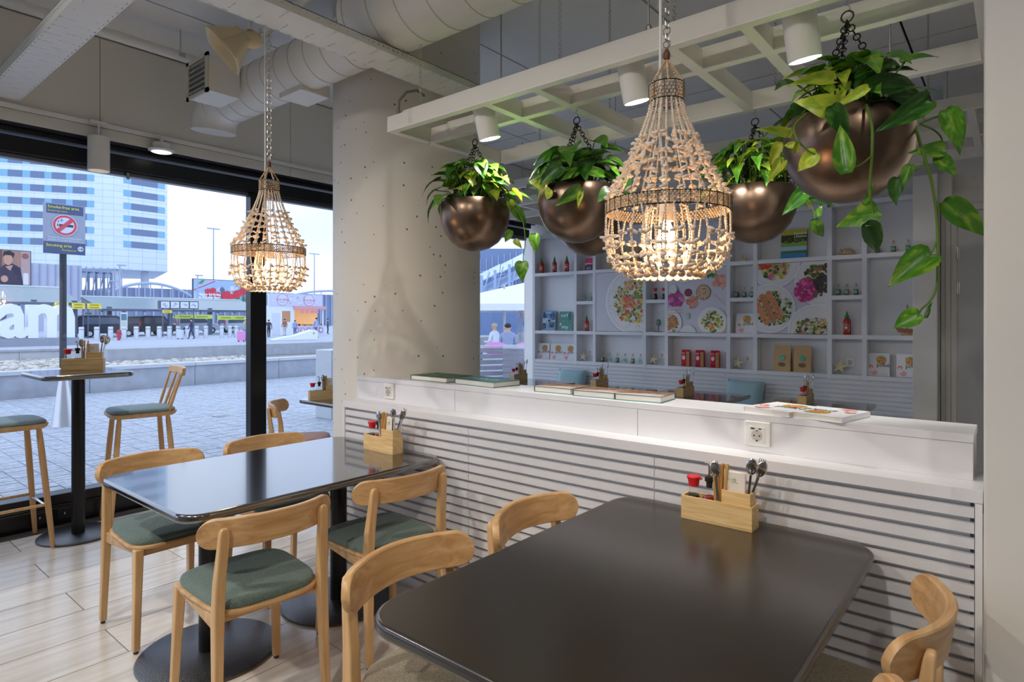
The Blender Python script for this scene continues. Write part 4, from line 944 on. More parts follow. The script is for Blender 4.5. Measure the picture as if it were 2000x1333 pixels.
def pillow(label, x, tilt, rz):
    t = thing('pillow', label, 'pillow', (x, 6.44, .475), rz); m = MB(); N = 14; s = .2
    for sgn in (-1, 1):
        rows = []
        for i in range(N+1):
            row = []
            for j in range(N+1):
                u = -1+2*i/N; v = -1+2*j/N; th = .075*((1-u**4)*(1-v**4))**.6; pin = 1-.06*(1-abs(u*v))*(abs(u)**6+abs(v)**6)/2
                row.append(Vector((u*s*pin, sgn*th, v*s*pin*.8+s*.8)))
            rows.append(row)
        m.sheet(rows)
    o = m.build('pillow_cover', fabric('pale_blue_cotton', srgb(176, 208, 214), srgb(158, 192, 200)), t, smooth=180); o.rotation_euler = (-tilt, 0, 0); return t
pillow('pale blue pillow leaning on the slats nearest the window', -4.36, .3, .12); pillow('pale blue pillow leaning on the slats below the red packets', -2.2, .3, -.1)

def sx(px, y=YS+.07): return ony(px, 600, y).x
# posters: printed food photographs on boards flush with the shelf front
GREENS = [srgb(120, 150, 50), srgb(80, 120, 40), srgb(170, 180, 80), srgb(215, 220, 160), srgb(60, 90, 30)]; YEL = [srgb(235, 200, 60), srgb(240, 215, 110)]; ORG = [srgb(240, 130, 80), srgb(245, 160, 110), srgb(235, 100, 70)]
WHT = [srgb(240, 235, 225), srgb(228, 222, 214)]; BRN = [srgb(120, 70, 40), srgb(150, 95, 60), srgb(90, 55, 30)]; PNK = [srgb(220, 60, 150), srgb(190, 40, 120), srgb(235, 110, 170)]; DRK = [srgb(45, 40, 45), srgb(70, 60, 70)]
def poster(label, xa, xb, za, zb, draw, seed):
    t = thing('food_poster', label, 'poster', (xa, YS+.006, za)); W, Hh = xb-xa, zb-za
    MB().box((0, 0, 0), (W, .012, Hh)).build('board', M_lac, t)
    p = Print(); p.step = .0003; p.rect(0, 0, W, Hh, srgb(222, 218, 228)); draw(p, W, Hh, random.Random(seed)); p.build('printed_photo', t, print_mat('poster_print', .4), loc=(0, -.0005, 0)); return t
def cl(p, pts, W, H, col):
    q = clip_rect(pts, 0, 0, W, H)
    if len(q) > 2: p.poly(q, col)
def bowl(p, W, H, x, z, r):
    cl(p, circ(x+.006, z-.012, r*1.03, 40), W, H, srgb(205, 200, 212)); cl(p, circ(x, z, r, 40), W, H, srgb(246, 244, 246)); cl(p, circ(x, z, r*.93, 40), W, H, srgb(234, 230, 234)); cl(p, circ(x, z, r*.88, 40), W, H, srgb(242, 239, 238))
def food(p, W, H, x, z, rx, rz, n, size, cols, rnd):
    p.k += 1
    for i in range(n):
        a = rnd.uniform(0, 2*PI); d = math.sqrt(rnd.random()); q = size*rnd.uniform(.6, 1.3); m = rnd.randint(4, 7); a0 = rnd.uniform(0, 6)
        cx_, cz_ = x+rx*d*math.cos(a), z+rz*d*math.sin(a)
        ps = clip_rect([(cx_+q*rnd.uniform(.6, 1)*math.cos(a0+2*PI*k/m), cz_+q*rnd.uniform(.6, 1)*math.sin(a0+2*PI*k/m)) for k in range(m)], 0, 0, W, H)
        if len(ps) < 3: continue
        f = rnd.uniform(.78, 1.12); c = rnd.choice(cols); y = -(p.k+i/n)*p.step; p.mb.add([(v[0], y, v[1]) for v in ps], [tuple(range(len(ps)))], tuple(min(1, v*f) for v in c))
    p.k += 1
def strips(p, W, H, x, z, n, L, wd, ang, gap, cols, rnd):
    for i in range(n):
        ox_ = x+gap*i*math.cos(ang-PI/2); oz_ = z+gap*i*math.sin(ang-PI/2); c, s = math.cos(ang), math.sin(ang)
        cl(p, [(ox_+a*c-b*s, oz_+a*s+b*c) for a, b in rrect(-L/2, -wd/2, L/2, wd/2, wd*.45, 3)], W, H, cols[i % len(cols)])
        food(p, W, H, ox_, oz_, abs(L/2*c)*.8+.005, abs(L/2*s)*.8+.005, 0, .01, cols, rnd) if False else None
        for k in range(14):
            a = rnd.uniform(-L*.45, L*.45); b = rnd.uniform(-wd*.35, wd*.35); q = .006; cx_, cz_ = ox_+a*c-b*s, oz_+a*s+b*c
            if 0 < cx_ < W and 0 < cz_ < H: p.poly(circ(cx_, cz_, q, 5), rnd.choice([srgb(196, 110, 60), srgb(250, 190, 140), srgb(120, 60, 40)]), .05)
def d1_(p, W, H, r):
    x, z = W*.82, H*.50; bowl(p, W, H, x, z, .40*W/.66)
    food(p, W, H, x, z, .35, .33, 260, .012, WHT, r); food(p, W, H, x, z, .27, .27, 330, .024, GREENS+YEL+WHT[:1]+ORG[1:2], r); food(p, W, H, x-.02, z, .25, .25, 60, .028, YEL+GREENS[:1]+ORG, r); food(p, W, H, x-.08, z, .09, .09, 60, .02, ORG, r)
def d2_(p, W, H, r):
    bowl(p, W, H, W*.28, H*1.0, .16); food(p, W, H, W*.28, H*.99, .12, .12, 80, .02, GREENS+YEL+PNK[:1], r)
    food(p, W, H, W*.73, H*.92, .07, .06, 120, .016, [srgb(60, 140, 50), srgb(40, 110, 40), srgb(90, 170, 70)], r)
    food(p, W, H, W*.9, H*.77, .07, .07, 26, .03, [srgb(244, 170, 150), srgb(250, 190, 170), srgb(240, 150, 120)], r)
    p.disc(W*.36, H*.62, .045, srgb(110, 30, 50)); p.disc(W*.36, H*.62, .038, srgb(150, 40, 70))
    food(p, W, H, W*.14, H*.53, .09, .08, 60, .028, PNK+[srgb(150, 60, 150)], r); food(p, W, H, W*.42, H*.46, .06, .06, 26, .025, [srgb(244, 170, 140), srgb(240, 140, 110)], r)
    p.disc(W*.62, H*.62, .085, srgb(120, 84, 60)); p.disc(W*.62, H*.62, .078, srgb(214, 180, 140)); strips(p, W, H, W*.60, H*.68, 4, .12, .03, -.15, .034, [srgb(226, 192, 150)], r)
    bowl(p, W, H, W*.02, H*.16, .15); food(p, W, H, W*.05, H*.13, .09, .10, 90, .018, GREENS, r); strips(p, W, H, W*.03, H*.20, 3, .16, .035, .5, .045, [srgb(216, 130, 80)], r)
    bowl(p, W, H, W*.77, H*.17, .16); food(p, W, H, W*.77, H*.17, .115, .115, 170, .018, GREENS+YEL+WHT, r); food(p, W, H, W*.75, H*.10, .03, .03, 20, .014, ORG, r)
    p.rect(W*.32, H*.21, W*.38, H*.27, srgb(180, 220, 210)); p.rect(W*.325, H*.27, W*.375, H*.30, srgb(220, 200, 170))
    for a, b in (((0, .34), (.26, .36)), ((0, .29), (.28, .31))): p.poly([(W*a[0], H*a[1]), (W*b[0], H*b[1]), (W*b[0], H*b[1]+.006), (W*a[0], H*a[1]+.006)], srgb(220, 180, 150))
    p.poly([(W*.78, H*.60), (W*.985, H*.40), (W*.985, H*.41), (W*.785, H*.61)], srgb(226, 190, 160)); p.disc(W*.10, H*.68, .05, srgb(230, 236, 226))
    cl(p, circ(W*.36, H*-.03, .1, 30), W, H, srgb(240, 238, 240))
def d3_(p, W, H, r):
    for x, z, q in ((.25, 1.0, .25), (.92, .73, .25), (.18, .36, .255), (.84, .05, .26)): bowl(p, W, H, W*x, H*z, q)
    food(p, W, H, W*.25, H*.95, .15, .12, 150, .026, GREENS+YEL+ORG[1:2]+PNK[2:], r); food(p, W, H, W*.12, H*.99, .06, .04, 40, .018, [srgb(235, 80, 50)], r)
    food(p, W, H, W*.92, H*.73, .17, .16, 130, .026, BRN+GREENS[:2]+[srgb(180, 120, 80)], r); food(p, W, H, W*.70, H*.60, .09, .11, 120, .026, PNK, r); food(p, W, H, W*.93, H*.69, .07, .09, 90, .018, DRK, r)
    food(p, W, H, W*.24, H*.36, .19, .17, 240, .02, GREENS[:3]+GREENS[4:]+WHT[:1], r); strips(p, W, H, W*.06, H*.32, 3, .32, .062, -1.12, -.075, [srgb(226, 150, 100), srgb(214, 136, 90)], r)
    food(p, W, H, W*.80, H*.05, .17, .12, 200, .02, GREENS+YEL+PNK[2:]+BRN[1:2]+WHT, r)
poster('food photo poster with one big poke bowl in the shelving', -4.079, -3.426, Z1+.004, Z2-.046, d1_, 1)
poster('food photo poster with flowers and spring rolls in the shelving', -3.104, -2.426, Z1+.004, Z2-.046, d2_, 2)
poster('food photo poster with four bowls and salmon strips in the shelving', -2.099, -1.431, Z1+.004, Z2-.046, d3_, 3)

# books
def book(label, W, H, T, cover, draw, pages=srgb(238, 234, 226), spine=None, back=None):
    """lies in the local x (right) / z (up) plane with the front cover at -y"""
    t = thing('book', label, 'book'); c = mat('cover_%d_%d_%d' % tuple(int(v*255) for v in cover), cover, .4); sc = c if not spine else mat('spine_%d_%d_%d' % tuple(int(v*255) for v in spine), spine, .4); bc = c if not back else mat('back_%d_%d_%d' % tuple(int(v*255) for v in back), back, .4)
    fc = MB().box((-W/2, -T/2, 0), (W/2, -T/2+.0022, H)).build('front_cover', c, t, bev=.0006); MB().box((-W/2, T/2-.0022, 0), (W/2, T/2, H)).build('back_cover', bc, t, bev=.0006)
    MB().box((-W/2, -T/2+.0022, 0), (-W/2+.0025, T/2-.0022, H)).build('spine', sc, t); MB().box((-W/2+.0026, -T/2+.0023, .003), (W/2-.004, T/2-.0023, H-.003)).build('pages', mat('book_pages', pages, .8, vary=.06, vscale=300, vstretch=(.02, 1, .02)), t)
    p = Print(); p.rect(-W/2, 0, W/2, H, cover); draw(p, W, H, random.Random(4)); p.build('cover_print', fc, loc=(0, -T/2-.0002, 0)); return t
def poke(p, W, H, r):
    p.disc(W*.12, H*.70, W*.24, srgb(200, 196, 120), 26); p.blobs(W*.02, H*.76, W*.12, W*.12, 36, W*.045, [srgb(244, 178, 80), srgb(240, 150, 70)], r); p.blobs(W*.16, H*.77, W*.13, W*.12, 36, W*.045, [srgb(120, 160, 60), srgb(150, 180, 80)], r); p.blobs(W*.10, H*.60, W*.16, W*.10, 36, W*.045, [srgb(196, 205, 90), srgb(90, 120, 50)], r); p.blobs(W*.16, H*.67, W*.13, W*.1, 30, W*.05, [srgb(240, 110, 100), srgb(246, 140, 120)], r)
    p.text('poké', -W*.10, H*.40, W*.30, srgb(60, 58, 60), bold=.004); p.disc(-W*.34, H*.40, W*.10, srgb(236, 120, 100)); p.disc(-W*.34, H*.37, W*.055, srgb(238, 236, 238)); p.blobs(-W*.18, H*.14, W*.12, H*.10, 22, W*.07, [srgb(246, 170, 170), srgb(250, 190, 190)], r); p.rect(W*.18, H*.06, W*.42, H*.075, srgb(190, 188, 190)); p.rect(-W*.02, H*.33, W*.4, H*.337, srgb(200, 200, 204))
def palms(p, W, H, r):
    p.rect(-W/2, 0, W/2, H*.5, srgb(150, 180, 214)); p.rect(-W/2, H*.5, W/2, H, srgb(110, 160, 214)); p.rect(-W/2, H*.49, W/2, H*.51, srgb(225, 232, 240)); p.blobs(0, H*.5, W*.5, H*.12, 16, W*.09, [srgb(214, 226, 240)], r, (-W/2, 0, W/2, H))
    for x, z, s in ((-.34, .8, 1), (.26, .74, 1.2), (-.36, .22, 1), (.24, .26, 1.3), (.02, .5, .4)): p.blobs(W*x, H*z, W*.16*s, H*.14*s, 40, W*.05, [srgb(30, 70, 66), srgb(46, 96, 80), srgb(20, 50, 56)], r, (-W/2, 0, W/2, H))
    p.text('SURF', -W*.30, H*.86, W*.2, srgb(240, 244, 248), bold=.01)
def surf(p, W, H, r):
    p.blobs(0, H*.5, W*.48, H*.48, 90, W*.06, [srgb(100, 170, 158), srgb(70, 140, 132), srgb(120, 186, 172)], r, (-W/2, 0, W/2, H)); p.blobs(W*.36, H*.75, W*.12, H*.2, 40, W*.04, [srgb(40, 100, 96)], r, (-W/2, 0, W/2, H))
    p.text('surf', -W*.36, H*.72, W*.34, srgb(246, 246, 240), bold=.012); p.text('&', -W*.47, H*.27, W*.30, srgb(246, 246, 240), bold=.01); p.text('stay', -W*.28, H*.12, W*.34, srgb(246, 246, 240), bold=.012)
def artb(p, W, H, r):
    p.rect(-W/2, H*.5, W/2, H, srgb(232, 64, 100)); p.blobs(0, H*.55, W*.45, H*.05, 20, W*.08, [srgb(240, 236, 236)], r, (-W/2, 0, W/2, H)); p.rect(-W/2, 0, W/2, H*.52, srgb(92, 66, 124)); p.text('art', -W*.22, H*.12, W*.42, srgb(248, 226, 70), bold=.012); p.text('&', -W*.48, H*.44, W*.3, srgb(248, 226, 70), bold=.01)
def once(p, W, H, r):
    p.rect(-W/2, H*.82, W/2, H, srgb(206, 200, 60)); p.rect(-W/2, H*.58, W/2, H*.82, srgb(70, 74, 56)); p.rect(-W/2, H*.42, W/2, H*.58, srgb(150, 180, 80)); p.rect(-W/2, H*.27, W/2, H*.42, srgb(170, 210, 230)); p.rect(-W/2, H*.17, W/2, H*.27, srgb(100, 120, 70)); p.rect(-W/2, 0, W/2, H*.17, srgb(60, 150, 214)); p.blobs(0, H*.62, W*.45, H*.06, 40, W*.08, [srgb(110, 140, 50), srgb(60, 70, 40)], r, (-W/2, 0, W/2, H))
    p.text('Once in a', -W*.0, H*.82, W*.15, srgb(250, 250, 240), bold=.01); p.text('Lifetime', -W*.0, H*.72, W*.15, srgb(250, 250, 240), bold=.01)
def stand(o, px, z, lean=.12, rz=0., y=YS+.075): o.location = (sx(px, y), y, z); o.rotation_euler = (-lean, 0, rz); return o
pk = None
for i, (px, z, lab) in enumerate(((1061, ZB, 'white recipe book with poke bowl cover on the lowest shelf nearest the window'), (1087, ZB, 'white recipe book with poke bowl cover, middle one of three nearest the window'), (1111, ZB, 'white recipe book with poke bowl cover, last of three nearest the window'), (1455, Z1, 'white recipe book with poke bowl cover standing alone between two posters'), (1716, ZB, 'white recipe book with poke bowl cover right of a starfish on the lowest shelf'), (1773, ZB, 'white recipe book with poke bowl cover at the shelf end by the grey wall'))):
    o = book(lab, .18, .215, .018, srgb(238, 238, 242), poke) if pk is None else copy_tree(pk); pk = pk or o; o['label'] = lab; o['group'] = 'poke recipe books on the shelves'; stand(o, px, z, .12, (.25, .25, .25, .1, .05, .0)[i])
stand(book('blue book with palm trees on its cover in the shelving', .19, .265, .022, srgb(120, 160, 210), palms), 1072, Z1, .12, .2)
stand(book('sea green surf book with white lettering in the shelving', .18, .255, .022, srgb(92, 160, 150), surf), 1104, Z1, .12, .2)
stand(book('pink and purple art book on the upper shelf', .12, .16, .016, srgb(92, 66, 124), artb), 1150, Z2, .1, .0)
stand(book('landscape travel book on the upper shelf above the four-bowl poster', .25, .30, .022, srgb(90, 110, 60), once), 1550, Z2, .12, .0)

# bottles on the shelves
def bend(o, r):
    for v in o.data.vertices:
        a = v.co.x/r; q = r-v.co.y; v.co.x, v.co.y = q*math.sin(a), -q*math.cos(a)
M_srir = mat('chili_sauce', srgb(176, 52, 24), .3); M_gcap = mat('green_cap', srgb(20, 150, 70), .4)
def make_sriracha():
    t = thing('chili_bottle', '', 'bottle')
    m = MB(); m.lathe([(.028, 0), (.032, .006), (.032, .115), (.029, .135), (.017, .152), (.014, .16)], 24); m.build('body', M_srir, t, smooth=50)
    m = MB(); m.lathe([(.017, .158), (.018, .162), (.018, .176), (.012, .18), (.008, .2), (.003, .218)], 18); m.build('cap', M_gcap, t, smooth=40)
    p = Print(); p.step = .0002; wh = srgb(240, 232, 224); p.rect(-.027, .01, .027, .012, wh); p.rect(-.027, .108, .027, .110, wh); p.disc(0, .066, .017, wh, 16); p.disc(0, .066, .0145, srgb(176, 52, 24), 16); p.poly([(-.006, .056), (.008, .058), (.006, .074), (-.004, .078), (-.009, .068)], wh)
    for k in range(5): p.rect(-.022, .018+k*.006, .022-.004*(k % 3), .021+k*.006, wh)
    p.text('CHILI', -.019, .090, .015, wh, bold=.01)
    for s in (-1, 1): p.rect(s*.0245-.002, .03, s*.0245+.002, .1, wh)
    o = p.build('label_print', t); bend(o, .0322); return t
M_cork = mat('cork', srgb(206, 176, 136), .8); M_teal = mat('teal_label', srgb(110, 200, 180), .5)
def make_flask(col, nm, tall=False):
    t = thing('spice_bottle', '', 'bottle'); w_, h_ = .021, .066
    m = MB(); sq = rrect(-w_, -w_*.7, w_, w_*.7, .007, 3); stack(m, sq, [(0, .94), (.004, 1), (h_, 1), (h_+.008, .8), (h_+.014, .42), (h_+.032, .38)]); m.build('glass', M_clear, t, smooth=45)
    m = MB(); stack(m, [(x*.9, y*.9) for x, y in sq], [(.003, .95), (.006, 1), (h_*.86, 1)]); m.build('filling', mat('filling_'+nm, col, .8, vary=.5, vscale=160), t)
    m = MB(); m.lathe([(.0072, h_+.022), (.0082, h_+.034), (.0084, h_+.046)], 12); m.build('cork', M_cork, t)
    m = MB(); m.prism(circ(-.003, h_*.52, .0165, 18), -w_*.7-.0012, -w_*.7-.0004, 'y'); m.build('label', M_teal, t)
    return t
PB = {'sr': make_sriracha(), 'brown': make_flask(srgb(140, 104, 56), 'brown'), 'white': make_flask(srgb(240, 240, 236), 'white'), 'green': make_flask(srgb(176, 186, 100), 'green'), 'amber': make_flask(srgb(150, 96, 30), 'amber')}
fb = {k: True for k in PB}
def shelf_put(k, px, z, label, group, rz=0., y=YS+.07, s=1.):
    o = PB[k] if fb[k] else copy_tree(PB[k]); fb[k] = False; o.location = (sx(px, y), y, z); o.rotation_euler = (0, 0, rz); o.scale = (s, s, s); o['label'] = label; o['group'] = group
for px in (1058, 1083, 1107): shelf_put('sr', px, Z2, 'red chili sauce bottle with green cap in the upper row of three', 'three chili bottles on the upper shelf', .2)
shelf_put('sr', 1146, Z1, 'red chili sauce bottle with green cap between surf book and bowl poster', 'single chili bottles', .2, s=.92); shelf_put('sr', 1654, Z1, 'red chili sauce bottle with green cap right of the four-bowl poster', 'single chili bottles', s=1.05)
for px in (1141.5, 1153.5): shelf_put('green', px, Zm, 'corked flask of pale green oil above the single chili bottle', 'two green oil flasks', .2, s=.95)
for px, k in ((1177, 'amber'), (1191, 'white'), (1206, 'brown'), (1221, 'white'), (1236, 'amber'), (1251, 'white')): shelf_put(k, px, ZB, 'small corked flask of %s with teal label below the big-bowl poster' % ('white salt' if k == 'white' else 'brown seeds' if k == 'brown' else 'amber spice'), 'six flasks on the lowest shelf', .15, s=1.05)
for px in (1439, 1454, 1469): shelf_put('amber', px, Zm, 'corked flask of amber spice above the lone recipe book', 'three amber flasks', .05, s=1.05)
for px in (1637.5, 1654, 1672): shelf_put('brown', px, Zm, 'corked flask of brown spice above the chili bottle right of the four-bowl poster', 'three brown flasks', s=1.02)
for px in (1714, 1745, 1774): shelf_put('brown', px, Z2, 'corked flask of brown spice on the upper shelf at the grey wall end', 'three upper flasks', s=1.02)
for px in (1342, 1358, 1378, 1409): shelf_put('brown', px, Z2, 'corked flask of brown spice on the upper shelf above the flower poster', 'flasks behind the chandelier', s=1.)
for px in (1280, 1296.5):
    o = copy_tree(PROTO['soy']); o.location = (sx(px), YS+.07, Zm); o.rotation_euler = (0, 0, 0); o['label'] = 'red-capped soy sauce bottle on a small shelf above the tree ornament'; o['group'] = 'two soy bottles on the shelving'
# ornaments
t = thing('tree_ornament', 'small round tree ornament on a stand in the shelving', 'ornament', (sx(1286), YS+.07, Z1))
MB().box((-.045, -.018, 0), (.045, .018, .006)).build('base', mat('dark_iron', (.05, .05, .05), .5), t); m = MB(); m.tube([(0, 0, .005), (0, 0, .08)], .0045, 8); m.build('stem', mat('dark_iron', (0, 0, 0)), t)
m = MB(); m.ball((0, 0, .112), .042, 16, 12, .8, .5, 1); m.build('crown', mat('green_enamel', srgb(120, 150, 130), .4, vary=.5, vscale=60), t, smooth=180)
def starfish(px, s, label, rz):
    m = MB(); n = 5; c = Vector((0, 0, 0)); vs = [(0, -.014, 0), (0, .004, 0)]; ring = []
    for k in range(10):
        a = PI/2+2*PI*k/10; r = (.075 if k % 2 == 0 else .024); ring.append((r*math.cos(a), -.003 if k % 2 == 0 else -.006, r*math.sin(a)))
    vs += ring; fs = [(0, 2+k, 2+(k+1) % 10) for k in range(10)]+[(1, 2+(k+1) % 10, 2+k) for k in range(10)]
    m.add([(v[0]*s, v[1]*s, v[2]*s) for v in vs], fs); o = m.build('starfish', mat('starfish_cream', srgb(236, 220, 176), .7, bump=.8, bscale=120), None, bev=.002); tag(o, label, 'starfish', 'starfish on the lowest shelf'); o.location = (sx(px, YS+.06), YS+.06, ZB+.06*s); o.rotation_euler = (-.25, .12, rz)
starfish(1139, .95, 'cream starfish next to the three recipe books nearest the window', .2); starfish(1276, 1.0, 'cream starfish between the flasks and the red packets', .1); starfish(1441, 1.1, 'cream starfish between the red packets and the paper bags', -.1); starfish(1640, 1.2, 'cream starfish between the paper bags and two recipe books', .0)
for px, lab in ((1153, 'small white socket behind the starfish nearest the window'), (1294, 'small white socket behind the starfish by the flasks'), (1461, 'small white socket behind the starfish by the red packets'), (1661, 'small white socket behind the starfish by the paper bags')): socket(ony(px, 700, YS+SD).x, ZB+.115, YS+SD, lab, .9, True, 'sockets in the shelving')
t = thing('nautilus_shell', 'cream spiral nautilus shell on the upper shelf', 'shell', (sx(1453), YS+.06, Z2+.045)); m = MB(); pts = []; rs = []
for k in range(46): a = k*.26; q = .0052*math.exp(.052*k); pts.append((q*.75*math.cos(a)+.0, 0, q*.75*math.sin(a))); rs.append(q*.42)
m.tube(pts, rs, 10); m.build('shell_coil', mat('shell_cream', srgb(226, 204, 170), .45, vary=.3, vscale=40), t, smooth=180)
t = thing('conch_shell', 'spiky beige conch shell lying on the upper shelf', 'shell', (sx(1655), YS+.06, Z2)); m = MB(); rr_ = random.Random(8)
m.tube([(-.075, 0, .02), (-.05, 0, .03), (-.01, 0, .036), (.03, 0, .03), (.075, 0, .012)], [.006, .024, .035, .024, .004], 14)
for k in range(26): a = rr_.uniform(0, PI); x = rr_.uniform(-.06, .04); q = .03; m.bar((x, -.6*q*math.cos(a), .034+.7*q*math.sin(a)), (x-.006, -1.3*q*math.cos(a), .034+1.35*q*math.sin(a)), .012, .012, w1=.002, h1=.002)
m.build('shell_body', mat('conch_beige', srgb(220, 190, 150), .6, vary=.4, vscale=60), t, smooth=30)
# red packets and paper bags
rp = None
for px in (1340, 1367.5, 1397):
    if rp is None:
        t = thing('red_packet', 'tall red and gold packet with white oval on the lowest shelf', 'packet', group='three red packets'); m = MB(); stack(m, rrect(-.05, -.028, .05, .028, .01, 3), [(0, .95), (.01, 1), (.16, 1), (.176, .9)]); m.add([(-.05, -.003, .174), (.05, -.003, .174), (.05, .003, .174), (-.05, .003, .174), (-.05, -.003, .19), (.05, -.003, .19), (.05, .003, .19), (-.05, .003, .19)], [(0, 1, 5, 4), (1, 2, 6, 5), (2, 3, 7, 6), (3, 0, 4, 7), (4, 5, 6, 7)]); m.build('bag', mat('packet_red', srgb(204, 24, 52), .3), t, bev=.004)
        p = Print(); p.rect(.012, .006, .046, .168, srgb(196, 160, 96)); p.disc(-.02, .1, .018, srgb(240, 232, 220), 18, .024); p.text('RICE', -.044, .145, .018, srgb(240, 230, 220), bold=.01); p.rect(-.042, .02, -.006, .03, srgb(60, 40, 90))
        for k in range(8): p.rect(.016, .02+.017*k, .042, .026+.017*k, srgb(150, 110, 60))
        p.build('label_print', t, loc=(0, -.0285, 0)); rp = t; o = t
    else: o = copy_tree(rp)
    o.location = (sx(px), YS+.07, ZB); o.rotation_euler = (0, 0, .1)
def kraft(px, z, label, s=1., group='paper bags'):
    t = thing('paper_bag', label, 'bag', (sx(px), YS+.075, z), group=group); m = MB(); W, D, H = .082*s, .03*s, .27*s
    vs = []
    for zz, d, w_ in ((0, D, W), (H*.3, D*1.1, W), (H*.6, D*.7, W), (H*.88, D*.12, W*.99), (H, D*.1, W*.97)):
        vs += [(-w_, -d, zz), (w_, -d, zz), (w_, d, zz), (-w_, d, zz)]
    m.add(vs, [(0, 3, 2, 1), (16, 17, 18, 19)]+[(i*4+k, i*4+(k+1) % 4, i*4+4+(k+1) % 4, i*4+4+k) for i in range(4) for k in range(4)]); m.build('bag', mat('kraft_paper', srgb(212, 178, 128), .75, vary=.08, vscale=14), t, smooth=60)
    m = MB(); m.prism(circ(0, H*.52, .026*s, 20), -D*1.12, -D*.5, 'y'); m.build('label', M_teal, t); m = MB(); m.prism(circ(0, H*.26, .036*s, 20, .022*s), -D*1.12-.001, -D*.7, 'y'); m.build('window', mat('grain_window', srgb(150, 116, 78), .6, vary=.5, vscale=90), t)
kraft(1528.5, ZB, 'brown paper bag with teal label, left of two below the four-bowl poster'); kraft(1568, ZB, 'brown paper bag with teal label, right of two below the four-bowl poster'); kraft(1200, Z2, 'brown paper bag with teal label on the upper shelf next to the chandelier'); kraft(1235, Z2, 'brown paper bag with teal label on the upper shelf behind the chandelier')
t = thing('model_boat', 'small wooden model sailing boat at the grey wall end of the shelving', 'model boat', (sx(1772), YS+.07, Z1))
m = MB(); m.add([(-.10, 0, .075), (.08, -.028, .06), (.08, .028, .06), (-.07, 0, .03), (.07, -.012, .028), (.07, .012, .028), (0, -.034, .062), (0, .034, .062), (0, -.014, .027), (0, .014, .027)], [(0, 6, 8, 3), (6, 1, 4, 8), (0, 3, 9, 7), (7, 9, 5, 2), (1, 2, 5, 4), (0, 7, 2, 1, 6), (3, 8, 4, 5, 9)]); m.build('hull', mat('boat_wood', srgb(170, 120, 80), .6), t)
MB().box((-.05, -.02, 0), (.06, .02, .012)).build('stand', mat('boat_stand', srgb(214, 160, 118), .6), t); m = MB(); m.box((-.012, -.006, .012), (.012, .006, .03)); m.build('stand_post', mat('boat_stand', (1, 1, 1)), t)
m = MB(); m.tube([(0, 0, .06), (0, 0, .285)], .0055, 8); m.build('mast', mat('mast_wood', srgb(190, 130, 76), .6), t); m = MB(); m.tube([(-.1, 0, .075), (0, 0, .27), (.08, 0, .06)], .0012, 4); m.build('rigging', M_cord, t)

# ================================================================ books lying on the counter
def lay(o, x, y, rz, T, flip=False):                            # front cover up, bottom edge towards -y
    o.matrix_world = Matrix.Translation((x, y, ZC+T/2+.0005)) @ Matrix.Rotation(rz, 4, 'Z') @ Matrix.Rotation(-PI/2, 4, 'X'); return o
def greenb(p, W, H, r): p.blobs(0, H/2, W*.46, H*.46, 200, W*.035, [srgb(70, 120, 80), srgb(50, 96, 66), srgb(120, 160, 110), srgb(40, 80, 60)], r, (-W/2, 0, W/2, H))
def tealb(p, W, H, r):
    p.blobs(0, H/2, W*.46, H*.46, 160, W*.03, [srgb(60, 126, 120), srgb(90, 156, 148), srgb(40, 96, 96)], r, (-W/2, 0, W/2, H)); p.text('PLANTS', -W*.4, H*.36, W*.2, srgb(220, 234, 226), bold=.008)
def hill(p, W, H, r):
    p.rect(-W/2, 0, W/2, H*.36, srgb(196, 196, 196)); p.poly([(-W/2, H*.2), (W*.1, H*.4), (W/2, H*.3), (W/2, H), (-W/2, H)], srgb(150, 116, 88)); p.blobs(0, H*.7, W*.46, H*.26, 160, W*.03, [srgb(130, 96, 72), srgb(176, 134, 96), srgb(100, 76, 62), srgb(140, 60, 50)], r, (-W/2, 0, W/2, H)); p.poly([(-W*.1, H*.34), (W*.06, H*.30), (W/2, H*.52), (W/2, H*.56)], srgb(230, 224, 210))
o = book('green leafy cover book lying on the counter right beside the column', .30, .20, .026, srgb(64, 104, 76), greenb, spine=srgb(60, 90, 70)); lay(o, -2.49, 2.325, -.04, .026); o.location.y = 2.295
o = book('teal patterned book lying on the counter, second from the column', .30, .19, .028, srgb(56, 122, 116), tealb, spine=srgb(30, 110, 104)); lay(o, -2.135, 2.28, -.10, .028)
# the teal book's near edge shows printed lettering on its spine side
hb = None
for i, (x, y, rz) in enumerate(((-1.645, 2.285, .02), (-1.415, 2.27, .05), (-1.205, 2.275, .08))):
    lab = ('thick landscape book on the counter, first of three lying side by side', 'thick landscape book on the counter, middle of three lying side by side', 'thick landscape book on the counter, last of three next to the recipe books')[i]
    if hb is None: o = hb = book(lab, .205, .165, .026, srgb(120, 104, 92), hill, spine=srgb(70, 76, 50), back=srgb(70, 150, 150))
    else: o = copy_tree(hb); o['label'] = lab
    o['group'] = 'landscape books on the counter'; lay(o, x, y, rz, .026)
o = copy_tree(pk); o['label'] = 'white recipe book lying flat on the counter, left of the pair above the socket'; o['group'] = 'recipe books lying on the counter'; o.rotation_euler = (0, 0, 0); lay(o, -.69, 2.262, -.28, .018)
o = copy_tree(pk); o['label'] = 'white recipe book lying flat on the counter, right of the pair above the socket'; o['group'] = 'recipe books lying on the counter'; lay(o, -.478, 2.45, PI-.22, .018)
